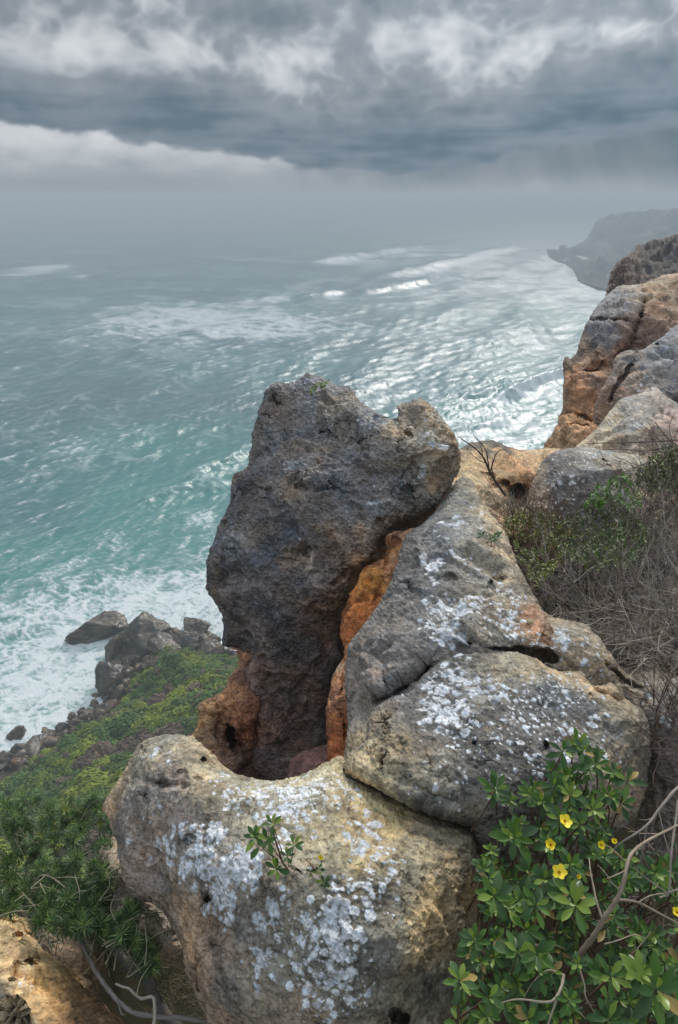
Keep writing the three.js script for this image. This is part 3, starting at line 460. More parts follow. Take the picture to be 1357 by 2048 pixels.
rock('speckled_boulder', 'dark grey rounded boulder speckled with tiny white lichen beside the ledge', {
  seed: 9, round: 0.2, thick: 1.2, unit: 1.1, step: 2,
  outline: [[1048, 1050], [1050, 1010], [1056, 990], [1064, 970], [1072, 950], [1082, 928], [1094, 912], [1108, 903], [1130, 897], [1164, 893], [1196, 898], [1226, 903], [1252, 906], [1274, 908], [1287, 920], [1290, 930], [1282, 945], [1290, 1000], [1270, 1080], [1150, 1100], [1060, 1090]],
  depth: [[1055, 1000, 5.6], [1085, 925, 6.1], [1164, 898, 6.3], [1270, 912, 6.2], [1130, 960, 5.4], [1230, 950, 5.6], [1130, 1040, 5.1], [1250, 1040, 5.1], [1060, 1080, 5.2]],
  holes: [[1206, 925, 11, 0.12, 0.6], [1216, 938, 8, 0.08]],
  tint: [[1110, 940, 112, 104, 100], [1140, 960, 98, 92, 90], [1120, 1000, 104, 92, 86], [1170, 990, 88, 84, 84], [1200, 910, 158, 150, 138], [1250, 920, 176, 158, 128], [1075, 960, 150, 126, 98], [1065, 990, 152, 128, 100], [1230, 940, 150, 136, 116], [1110, 1020, 110, 94, 84]],
  lichen: [[1130, 950, 46, 200, 0.006, 0.02], [1200, 920, 40, 60, 0.006, 0.016]],
});

rock('earth_bank', '', {
  kind: 'earth_bank', structure: true, seed: 23, round: 0.3, thick: 0.6, step: 4,
  outline: [[940, 985], [1000, 1000], [1060, 1020], [1200, 1010], [1300, 960], [1357, 900], [1450, 890], [1450, 1450], [1240, 1420], [1060, 1300], [960, 1120]],
  depth: [[960, 1010, 5.7], [1060, 1030, 5.3], [1300, 980, 5.5], [1400, 920, 5.9], [1060, 1180, 4.4], [1200, 1150, 4.5], [1400, 1150, 4.5], [1250, 1330, 3.8], [1400, 1380, 3.5]],
  tint: [[1100, 1100, 146, 120, 88], [1300, 1100, 142, 118, 90], [1200, 1300, 144, 118, 88], [1000, 1030, 156, 130, 96]],
  relief: { facet: 0,  lump: 0.08, knob: 0.04, pit: 0 },
});

// the lower, rust-coloured foot of the pillar, then the pillar itself
rock('pillar_foot', 'rust red undercut rock foot beneath the dark leaning pillar', {
  kind: 'undercut_rock', material: roughM, sat: 0.82, seed: 10, round: 0.14, thick: 0.9,
  outline: [[448, 1270], [466, 1296], [476, 1300], [478, 1316], [478, 1332], [466, 1346], [459, 1358], [456, 1376], [446, 1386], [424, 1395], [403, 1404], [396, 1414], [398, 1432], [395, 1452], [387, 1470], [388, 1500], [396, 1600], [560, 1680], [690, 1640], [700, 1520], [700, 1300], [690, 1240], [560, 1230], [460, 1240]],
  depth: [[480, 1310, 4.75], [560, 1300, 4.65], [660, 1300, 4.65], [500, 1370, 4.5], [430, 1420, 4.45], [396, 1450, 4.6], [440, 1470, 4.55], [490, 1440, 4.32], [500, 1500, 4.45], [580, 1400, 4.7], [640, 1450, 4.95], [560, 1520, 4.8], [460, 1520, 4.4], [620, 1560, 4.7], [400, 1560, 4.4]],
  holes: [[462, 1470, 15, 0.28, 1.5], [520, 1350, 14, 0.08], [474, 1490, 14, 0.1]],
  cracks: [[[[452, 1388], [480, 1410], [490, 1450], [486, 1490]], 6, 0.05], [[[430, 1402], [440, 1430], [436, 1470]], 3, 0.05]],
  tint: [[500, 1310, 190, 122, 78], [480, 1320, 206, 146, 100], [520, 1320, 150, 98, 72], [500, 1360, 132, 86, 66], [560, 1380, 104, 70, 58], [600, 1320, 98, 72, 64], [640, 1400, 92, 66, 56], [560, 1480, 98, 68, 56], [620, 1500, 96, 64, 52], [430, 1420, 200, 146, 92], [412, 1440, 210, 152, 94], [460, 1400, 196, 128, 74], [500, 1420, 160, 96, 60], [490, 1470, 150, 90, 56], [430, 1480, 164, 124, 92], [470, 1510, 138, 94, 68], [405, 1470, 190, 150, 104], [520, 1540, 104, 74, 60]],
  relief: { lump: 0.035, knob: 0.02, knobF: 8, grain: 0.006, pit: 0.02, pitF: 9, flake: 0.012, flakeF: 14 },
});
rock('pillar', 'tall dark grey-brown leaning rock pillar standing above the surf', {
  kind: 'rock_pillar', material: roughM, sat: 0.55, lift: 1.28, seed: 11, round: 0.13, thick: 1.0, wobble: 3.0,
  outline: [[444, 1292], [446, 1270], [447, 1250], [446, 1230], [437, 1214], [424, 1196], [415, 1175], [412, 1146], [416, 1118], [422, 1096], [430, 1072], [437, 1051], [450, 1026], [462, 1003], [463, 980], [464, 954], [470, 944], [486, 942], [496, 934], [502, 908], [506, 888], [505, 868], [509, 850], [518, 826], [524, 804], [532, 782], [543, 767], [560, 762], [570, 769], [586, 765], [598, 760], [606, 752], [616, 748], [628, 752], [640, 752], [652, 762], [668, 768], [684, 771], [690, 774], [698, 772], [708, 782], [713, 796], [722, 805], [736, 812], [748, 822], [760, 829], [778, 835], [793, 838], [798, 830], [795, 815], [803, 809], [815, 805], [828, 800], [841, 799], [857, 806], [868, 818], [880, 830], [890, 842], [898, 853], [906, 864], [913, 876], [918, 892], [921, 908], [921, 932], [914, 948], [906, 962], [898, 978], [888, 994], [871, 1014], [857, 1024], [838, 1030], [822, 1035], [804, 1045], [786, 1053], [770, 1064], [757, 1077], [752, 1092], [744, 1108], [738, 1120], [722, 1130], [707, 1140], [700, 1160], [692, 1185], [688, 1200], [680, 1216], [676, 1232], [674, 1260], [675, 1290], [684, 1318], [674, 1338], [665, 1352], [660, 1384], [655, 1418], [654, 1460], [654, 1494], [656, 1560], [600, 1640], [500, 1620], [476, 1560], [488, 1520], [500, 1480], [504, 1440], [500, 1400], [492, 1366], [492, 1340], [506, 1322], [498, 1306], [484, 1299], [468, 1296]],
  depth: [[620, 758, 4.75], [545, 775, 4.75], [700, 780, 4.65], [840, 805, 4.5], [910, 900, 4.45], [880, 990, 4.3], [790, 1040, 4.18], [740, 1110, 4.1], [690, 1200, 4.1], [675, 1290, 4.2], [560, 1310, 4.28], [450, 1285, 4.45], [560, 1400, 4.34], [640, 1400, 4.32], [510, 1440, 4.42], [560, 1540, 4.45], [640, 1520, 4.4], [418, 1150, 4.6], [470, 960, 4.7], [510, 850, 4.75], [640, 860, 4.42], [760, 900, 4.25], [850, 880, 4.22], [560, 950, 4.4], [500, 1060, 4.4], [600, 1080, 4.22], [700, 1000, 4.2], [560, 1200, 4.2], [470, 1180, 4.42], [830, 960, 4.2]],
  holes: [[603, 967, 9, 0.07, 1.3], [675, 972, 9, 0.09, 0.7], [820, 980, 17, 0.06, 0.5], [760, 1046, 12, 0.05], [533, 980, 7, 0.05], [556, 808, 14, 0.10], [540, 830, 10, 0.08, 1.6], [450, 1050, 12, 0.06], [470, 1060, 8, 0.05], [597, 1002, 7, 0.05], [816, 866, 7, 0.06], [852, 846, 5, 0.04], [560, 1000, 6, 0.03], [536, 900, 6, 0.04], [760, 840, 18, 0.05, 0.6]],
  cracks: [[[[588, 1105], [604, 1100], [616, 1098]], 3, 0.05], [[[700, 1138], [668, 1170]], 4, 0.05], [[[790, 840], [800, 870], [796, 900]], 6, 0.05], [[[640, 860], [700, 866], [740, 880]], 3, 0.03], [[[470, 946], [480, 975], [466, 1010]], 5, 0.05]],
  tint: [[620, 790, 128, 122, 120], [560, 800, 118, 106, 100], [680, 830, 132, 126, 122], [740, 850, 134, 128, 124], [560, 880, 122, 110, 104], [520, 870, 112, 92, 80], [640, 920, 128, 114, 106], [720, 920, 124, 110, 102], [600, 975, 158, 142, 132, 0.8], [575, 960, 146, 134, 130], [480, 1000, 112, 98, 94], [460, 960, 124, 100, 88], [690, 1000, 122, 110, 104], [740, 1010, 140, 132, 130, 0.7], [800, 930, 130, 122, 116], [800, 1000, 122, 116, 112], [560, 1050, 112, 104, 104], [620, 1080, 112, 100, 96], [460, 1090, 128, 126, 128, 0.7], [450, 1150, 98, 86, 84], [520, 1150, 104, 96, 98], [500, 1220, 96, 86, 86], [600, 1180, 106, 90, 84], [660, 1130, 116, 92, 78], [560, 1260, 92, 80, 78], [470, 1270, 92, 78, 74], [650, 1260, 110, 80, 64], [640, 1200, 112, 82, 66], [690, 1180, 128, 88, 62], [850, 840, 176, 152, 116], [835, 880, 178, 154, 118], [860, 870, 190, 166, 126], [880, 860, 172, 146, 104], [905, 900, 156, 118, 74], [915, 925, 164, 126, 80], [890, 970, 148, 120, 86], [820, 820, 138, 122, 102], [810, 850, 170, 146, 112], [860, 1000, 128, 116, 104],
    [790, 1050, 146, 118, 96, 0.6], [715, 1130, 196, 132, 60, 0.45], [700, 1150, 198, 128, 56, 0.45], [672, 1170, 186, 122, 62, 0.4], [630, 1128, 208, 172, 132, 0.35], [600, 1104, 150, 112, 84, 0.4], [725, 1058, 190, 136, 84, 0.35], [765, 1060, 196, 146, 92, 0.35], [632, 1066, 172, 128, 86, 0.35], [665, 1075, 176, 130, 88, 0.35], [665, 1290, 160, 96, 50, 0.5], [560, 1340, 104, 80, 70], [620, 1340, 108, 78, 64], [560, 1420, 118, 80, 62], [620, 1420, 106, 74, 60], [520, 1400, 138, 88, 62], [515, 1460, 150, 92, 58], [560, 1500, 112, 76, 60], [620, 1520, 108, 72, 58], [510, 1330, 150, 100, 74], [530, 1540, 120, 80, 60]],
  lichen: [[852, 945, 12, 10, 0.008, 0.03], [865, 870, 14, 12, 0.006, 0.025, 0.1, 2.4], [758, 972, 8, 8, 0.003, 0.010], [795, 846, 4, 3, 0.006, 0.014], [600, 1040, 90, 26, 0.0015, 0.006, 0.1], [740, 1010, 14, 10, 0.006, 0.02, 0.9], [462, 1095, 10, 6, 0.01, 0.03, 1.1]],
  crust: [146, 132, 126, 0.12, 0.35], warm: 0.22,
  relief: { facet: 0.30, facetF: 2.6, split: 0.006, lump: 0.03, lumpF: 2.6, knob: 0.017, knobF: 13, grain: 0.007, grainF: 42, pit: 0.014, pitF: 14, flake: 0.006, flakeF: 22 },
});
rock('cleft_wall', 'brown rock wall deep inside the crack behind the rusty slab', {
  kind: 'cleft_wall', seed: 22, round: 0.05, thick: 0.5, step: 3,
  outline: [[900, 940], [905, 980], [890, 1040], [840, 1100], [800, 1200], [730, 1300], [720, 1600], [560, 1600], [620, 1420], [640, 1250], [690, 1120], [740, 1050], [820, 1000], [860, 960]],
  depth: [[890, 960, 4.72], [840, 1060, 4.55], [740, 1150, 4.6], [680, 1300, 4.75], [660, 1450, 4.9], [600, 1560, 4.8]],
  tint: [[840, 1050, 150, 118, 92], [740, 1150, 168, 116, 74], [680, 1350, 146, 104, 80]],
});
rock('chasm_floor', 'small reddish rock wedged at the bottom of the dark cleft', {
  seed: 12, round: 0.1, thick: 0.5,
  outline: [[580, 1520], [600, 1505], [630, 1494], [656, 1490], [700, 1500], [700, 1640], [560, 1640]], depth: [[590, 1520, 3.9], [650, 1495, 3.8], [620, 1540, 3.6], [690, 1560, 3.5], [640, 1600, 3.5]],
  tint: [[620, 1520, 150, 92, 78], [650, 1500, 138, 84, 70], [600, 1540, 128, 80, 66]],
});
rock('rust_slab', 'thin bright orange rusty slab inside the crack beside the pillar', {
  kind: 'rock_slab', sat: 0.95, seed: 13, round: 0.08, thick: 0.5,
  outline: [[826, 1058], [800, 1063], [782, 1066], [772, 1080], [775, 1098], [768, 1116], [748, 1126], [730, 1136], [722, 1150], [716, 1168], [706, 1186], [696, 1204], [686, 1226], [681, 1250], [682, 1275], [690, 1294], [690, 1312], [676, 1334], [664, 1356], [660, 1386], [654, 1416], [652, 1450], [656, 1480], [654, 1504], [660, 1532], [690, 1560], [720, 1540], [730, 1300], [830, 1120]],
  depth: [[800, 1075, 4.02], [770, 1130, 3.92], [730, 1180, 3.85], [695, 1240, 3.78], [690, 1300, 3.62], [670, 1380, 3.4], [665, 1480, 3.1], [690, 1530, 3.0], [800, 1130, 3.85], [720, 1350, 3.4]],
  cracks: [[[[772, 1080], [776, 1110], [770, 1160], [752, 1200]], 4, 0.1], [[[690, 1320], [684, 1400], [690, 1480]], 3, 0.04]], holes: [[790, 1080, 10, 0.05]],
  tint: [[800, 1075, 156, 116, 92], [785, 1090, 200, 132, 66], [745, 1150, 204, 134, 62], [735, 1180, 206, 136, 60], [715, 1220, 190, 112, 52], [700, 1260, 172, 100, 52], [780, 1150, 160, 106, 72], [795, 1120, 150, 110, 88], [690, 1300, 166, 108, 68], [680, 1360, 178, 122, 82], [672, 1400, 150, 102, 76], [664, 1440, 190, 118, 58], [670, 1480, 168, 96, 50], [690, 1350, 196, 160, 128]],
  crust: [112, 60, 34, 0.10, 0.7], relief: { lump: 0.025, knob: 0.018, knobF: 14, pit: 0.016, pitF: 20, grain: 0.005 },
});

// the ridge boulder to the right of the crack, and the lichen-spotted block in front of it
rock('ridge', 'long grey ridge boulder running back beside the crack, splashed with white lichen', {
  crust: [100, 96, 92, 0.06, 0.5], lift: 1.2, seed: 14, round: 0.09, thick: 1.0,
  outline: [[926, 953], [938, 958], [948, 968], [958, 988], [966, 1006], [985, 1032], [1006, 1057], [1018, 1082], [1026, 1106], [1036, 1130], [1050, 1156], [1062, 1182], [1076, 1204], [1084, 1220], [1096, 1231], [1112, 1235], [1131, 1239], [1148, 1243], [1164, 1248], [1184, 1262], [1200, 1277], [1212, 1294], [1226, 1314], [1240, 1332], [1255, 1347], [1272, 1360], [1290, 1369], [1310, 1385], [1300, 1450], [1100, 1480], [900, 1500], [800, 1560], [720, 1560], [690, 1540], [687, 1510], [692, 1483], [696, 1450], [694, 1401], [690, 1370], [693, 1329], [696, 1296], [706, 1277], [726, 1252], [743, 1231], [757, 1210], [769, 1190], [784, 1158], [795, 1128], [802, 1108], [806, 1088], [812, 1070], [826, 1060], [844, 1050], [858, 1038], [870, 1026], [882, 1010], [892, 996], [902, 980], [912, 962]],
  depth: [[926, 958, 4.55], [955, 1000, 4.25], [890, 1010, 4.15], [850, 1060, 3.85], [815, 1090, 3.75], [1000, 1070, 3.8], [1030, 1130, 3.5], [1080, 1215, 3.12], [1130, 1250, 3.0], [1200, 1290, 2.9], [1260, 1360, 2.85], [950, 1100, 3.5], [960, 1200, 3.05], [870, 1150, 3.35], [900, 1250, 2.92], [1050, 1290, 2.85], [780, 1190, 3.4], [740, 1260, 3.22], [800, 1300, 2.9], [720, 1350, 2.98], [700, 1420, 2.85], [760, 1400, 2.68], [840, 1360, 2.72], [880, 1320, 2.78], [720, 1490, 2.5], [1000, 1400, 2.9], [1200, 1420, 2.9]],
  holes: [[1007, 1160, 8, 0.05, 0.6], [900, 1158, 17, 0.05, 0.8], [820, 1175, 13, 0.07, 1.0], [772, 1365, 9, 0.05], [983, 1170, 6, 0.06, 2], [992, 1115, 6, 0.05, 2], [770, 1455, 10, 0.12, 1.8]],
  cracks: [[[[940, 1296], [970, 1306], [1010, 1308], [1040, 1305], [1085, 1312], [1110, 1316]], 7, 0.16], [[[862, 1330], [830, 1365], [790, 1390], [760, 1402]], 16, 0.12], [[[1098, 1235], [1096, 1262], [1088, 1290], [1082, 1310]], 7, 0.05], [[[888, 1000], [880, 1020]], 5, 0.06], [[[1215, 1330], [1250, 1362], [1290, 1380]], 5, 0.08], [[[940, 1000], [960, 1050], [990, 1100]], 7, 0.03], [[[1020, 1110], [1034, 1150], [1060, 1200]], 6, 0.04]],
  tint: [[930, 975, 152, 140, 118], [900, 1020, 126, 122, 114], [870, 1070, 114, 110, 106], [830, 1110, 116, 108, 102], [940, 1060, 138, 132, 120], [985, 1050, 178, 152, 110], [965, 1010, 182, 158, 118], [1010, 1100, 172, 144, 102], [1040, 1150, 168, 142, 104], [960, 1130, 140, 130, 114], [880, 1160, 112, 108, 104], [820, 1180, 112, 106, 102], [780, 1240, 122, 112, 104], [740, 1290, 122, 110, 102], [720, 1350, 128, 112, 104], [700, 1330, 172, 130, 100, 0.5], [710, 1430, 124, 110, 98], [780, 1330, 122, 112, 106], [800, 1390, 104, 98, 94], [850, 1250, 128, 120, 112], [900, 1230, 140, 134, 128], [980, 1220, 148, 134, 112], [1030, 1210, 164, 142, 106], [1000, 1270, 132, 124, 112], [1070, 1240, 176, 118, 68, 0.55], [1085, 1265, 178, 118, 66, 0.5], [1094, 1290, 172, 116, 70, 0.4], [1040, 1210, 178, 124, 72, 0.35], [1150, 1260, 158, 138, 106], [1180, 1300, 156, 134, 102], [1130, 1310, 150, 126, 96], [1210, 1330, 162, 138, 104], [1270, 1370, 158, 136, 106], [925, 1290, 84, 74, 70, 0.5], [970, 1300, 78, 66, 60, 0.5], [900, 1165, 96, 76, 62, 0.35], [775, 1480, 140, 120, 88], [730, 1500, 150, 128, 88]],
  lichen: [[900, 1060, 34, 42, 0.005, 0.028, 0.5], [860, 1140, 14, 22, 0.014, 0.034, 0.2, 2.0], [905, 1105, 26, 16, 0.01, 0.034, 0.3], [930, 1130, 30, 18, 0.006, 0.022, 0.4], [985, 1170, 36, 70, 0.003, 0.014, 0.0], [1010, 1200, 28, 90, 0.003, 0.014, 0.0], [890, 1225, 42, 130, 0.005, 0.024, 0.1, 0.55], [930, 1215, 30, 80, 0.005, 0.022, 0.1, 0.5], [870, 1265, 24, 60, 0.004, 0.018, 0.1, 1.0], [912, 1288, 16, 14, 0.014, 0.040, 0.9, 0.8], [1030, 1245, 22, 80, 0.003, 0.016, 0.0], [1080, 1285, 20, 50, 0.003, 0.014, 0.0], [1135, 1272, 20, 26, 0.006, 0.024, 0.2], [1115, 1290, 26, 40, 0.004, 0.016, 0.2], [1190, 1300, 30, 40, 0.003, 0.012, 0.1], [960, 1020, 20, 20, 0.004, 0.012, 0.5], [1000, 1240, 44, 120, 0.0025, 0.009, 0.1], [800, 1220, 50, 24, 0.003, 0.010, 0.7], [805, 1405, 9, 8, 0.006, 0.020, 0.3], [960, 1080, 60, 60, 0.002, 0.008, 0.3], [1210, 1330, 30, 40, 0.002, 0.008, 0.2]],
  relief: { facet: 0.16, facetF: 3.0, split: 0.004, lump: 0.028, knob: 0.010, knobF: 10, grain: 0.0035, grainF: 46, pit: 0.012, pitF: 12 },
});
rock('block', 'massive grey limestone block dotted with round white lichen above the yellow-flowered shrub', {
  crust: [84, 81, 78, 0.02, 0.6], step: 1.8, lift: 1.2, seed: 15, round: 0.07, thick: 0.9,
  outline: [[826, 1378], [842, 1356], [862, 1338], [874, 1322], [888, 1312], [908, 1309], [929, 1307], [964, 1308], [1001, 1306], [1018, 1302], [1032, 1303], [1056, 1311], [1078, 1320], [1100, 1335], [1125, 1346], [1140, 1345], [1161, 1343], [1172, 1352], [1182, 1368], [1200, 1372], [1222, 1366], [1238, 1370], [1244, 1384], [1250, 1398], [1268, 1408], [1286, 1416], [1296, 1440], [1300, 1468], [1300, 1510], [1296, 1556], [1288, 1594], [1276, 1628], [1250, 1660], [1200, 1690], [1100, 1740], [1000, 1730], [960, 1690], [945, 1656], [929, 1647], [896, 1640], [862, 1629], [828, 1616], [795, 1600], [762, 1580], [728, 1564], [706, 1556], [692, 1546], [690, 1530], [700, 1508], [730, 1482], [760, 1450], [790, 1420]],
  depth: [[700, 1530, 2.3], [760, 1545, 2.16], [860, 1600, 2.08], [940, 1640, 2.06], [820, 1480, 2.3], [760, 1480, 2.38], [830, 1400, 2.55], [890, 1320, 2.72], [960, 1330, 2.64], [1040, 1315, 2.7], [1130, 1355, 2.62], [1230, 1380, 2.6], [1280, 1430, 2.55], [1000, 1420, 2.4], [1100, 1440, 2.38], [1200, 1470, 2.38], [900, 1500, 2.24], [1000, 1560, 2.14], [1100, 1600, 2.15], [1200, 1560, 2.25], [1260, 1600, 2.35], [1280, 1500, 2.46], [1000, 1680, 2.1], [1150, 1680, 2.2]],
  holes: [[770, 1525, 12, 0.10, 1.4], [773, 1462, 11, 0.11, 1.8], [800, 1500, 18, 0.025, 1.4], [1092, 1495, 10, 0.06, 1.3], [975, 1500, 8, 0.05, 2], [860, 1530, 12, 0.03], [1180, 1400, 14, 0.03], [950, 1490, 9, 0.03]],
  cracks: [[[[1161, 1344], [1190, 1380], [1230, 1400], [1262, 1400]], 6, 0.05], [[[720, 1500], [760, 1540], [830, 1575], [900, 1600]], 12, 0.02]],
  tint: [[900, 1330, 150, 142, 130], [880, 1380, 124, 120, 116], [930, 1400, 132, 130, 128], [1000, 1340, 146, 132, 106], [1050, 1330, 164, 142, 102], [1110, 1350, 192, 156, 98, 0.6], [1080, 1325, 188, 152, 96, 0.5], [1180, 1372, 184, 152, 104, 0.7], [1210, 1385, 178, 148, 104], [1020, 1390, 112, 106, 98], [1080, 1400, 98, 94, 90], [1150, 1430, 102, 98, 94], [1040, 1450, 104, 98, 94], [1120, 1480, 108, 102, 98], [1000, 1500, 110, 104, 94], [1200, 1470, 116, 110, 100], [1250, 1450, 142, 126, 98], [1280, 1480, 140, 120, 94], [1250, 1530, 166, 136, 94], [1240, 1580, 176, 144, 98], [1270, 1560, 154, 126, 96], [1220, 1640, 120, 108, 96], [900, 1470, 116, 110, 104], [850, 1460, 124, 116, 106], [820, 1420, 120, 112, 106], [800, 1490, 146, 126, 92], [740, 1520, 176, 152, 102], [760, 1556, 178, 154, 104], [720, 1540, 170, 144, 96], [830, 1560, 140, 128, 104], [860, 1610, 132, 122, 102], [920, 1570, 122, 114, 100], [940, 1620, 142, 128, 104], [1000, 1600, 120, 112, 98], [960, 1530, 110, 106, 96]],
  lichen: [[905, 1345, 34, 90, 0.005, 0.024, 0.35, 0.7], [890, 1400, 44, 170, 0.005, 0.022, 0.35, 0.9], [900, 1440, 40, 110, 0.004, 0.018, 0.4, 0.7], [860, 1425, 26, 50, 0.004, 0.018, 0.4], [955, 1365, 14, 10, 0.012, 0.030, 0.9, 1.4], [985, 1395, 20, 16, 0.006, 0.020, 0.6, 1.2], [1010, 1440, 50, 90, 0.003, 0.012, 0.1], [1080, 1380, 50, 120, 0.0025, 0.010, 0.1], [1140, 1400, 50, 110, 0.0025, 0.010, 0.2], [1050, 1460, 60, 120, 0.003, 0.012, 0.05], [1170, 1450, 50, 90, 0.003, 0.014, 0.1], [1190, 1455, 20, 10, 0.008, 0.018, 0.2], [1120, 1500, 60, 60, 0.003, 0.012, 0.05], [1000, 1380, 40, 40, 0.003, 0.012, 0.2], [920, 1480, 40, 40, 0.003, 0.010, 0.3], [960, 1560, 60, 70, 0.002, 0.007, 0.2], [870, 1540, 50, 40, 0.002, 0.006, 0.3], [1220, 1500, 40, 50, 0.002, 0.008, 0.2], [1140, 1360, 30, 30, 0.003, 0.010, 0.2]],
  relief: { facet: 0.10, facetF: 3.2, split: 0.002, lump: 0.022, knob: 0.008, knobF: 11, grain: 0.0032, grainF: 52, pit: 0.011, pitF: 13 },
});
rock('edge_block', 'grey-brown rock behind the bare branches, next to the lichen-dotted block', {
  seed: 16, round: 0.08, thick: 0.8,
  outline: [[1262, 1376], [1285, 1362], [1312, 1362], [1340, 1356], [1357, 1354], [1440, 1340], [1440, 1760], [1300, 1760], [1270, 1660], [1290, 1560], [1300, 1460]],
  depth: [[1290, 1380, 2.85], [1357, 1362, 2.8], [1320, 1440, 2.62], [1320, 1560, 2.55], [1357, 1500, 2.45], [1400, 1450, 2.4], [1300, 1680, 2.5], [1400, 1680, 2.3]],
  tint: [[1310, 1380, 154, 140, 120], [1340, 1400, 146, 132, 118], [1320, 1450, 130, 118, 108], [1340, 1500, 132, 114, 104], [1320, 1560, 136, 118, 104], [1340, 1620, 134, 116, 102]],
  lichen: [[1320, 1390, 30, 50, 0.003, 0.014, 0.3], [1330, 1440, 30, 30, 0.002, 0.010, 0.3]],
});
rock('gap_rock', 'small brown rock in the gap under the dry grey shrub', {
  seed: 20, round: 0.15, thick: 0.6,
  outline: [[1240, 1335], [1270, 1320], [1310, 1312], [1357, 1306], [1430, 1300], [1430, 1400], [1300, 1400], [1260, 1370]], depth: [[1260, 1340, 3.3], [1357, 1312, 3.4], [1300, 1350, 3.1], [1380, 1370, 3.0]],
  tint: [[1300, 1340, 156, 136, 110], [1350, 1330, 160, 140, 112]],
});

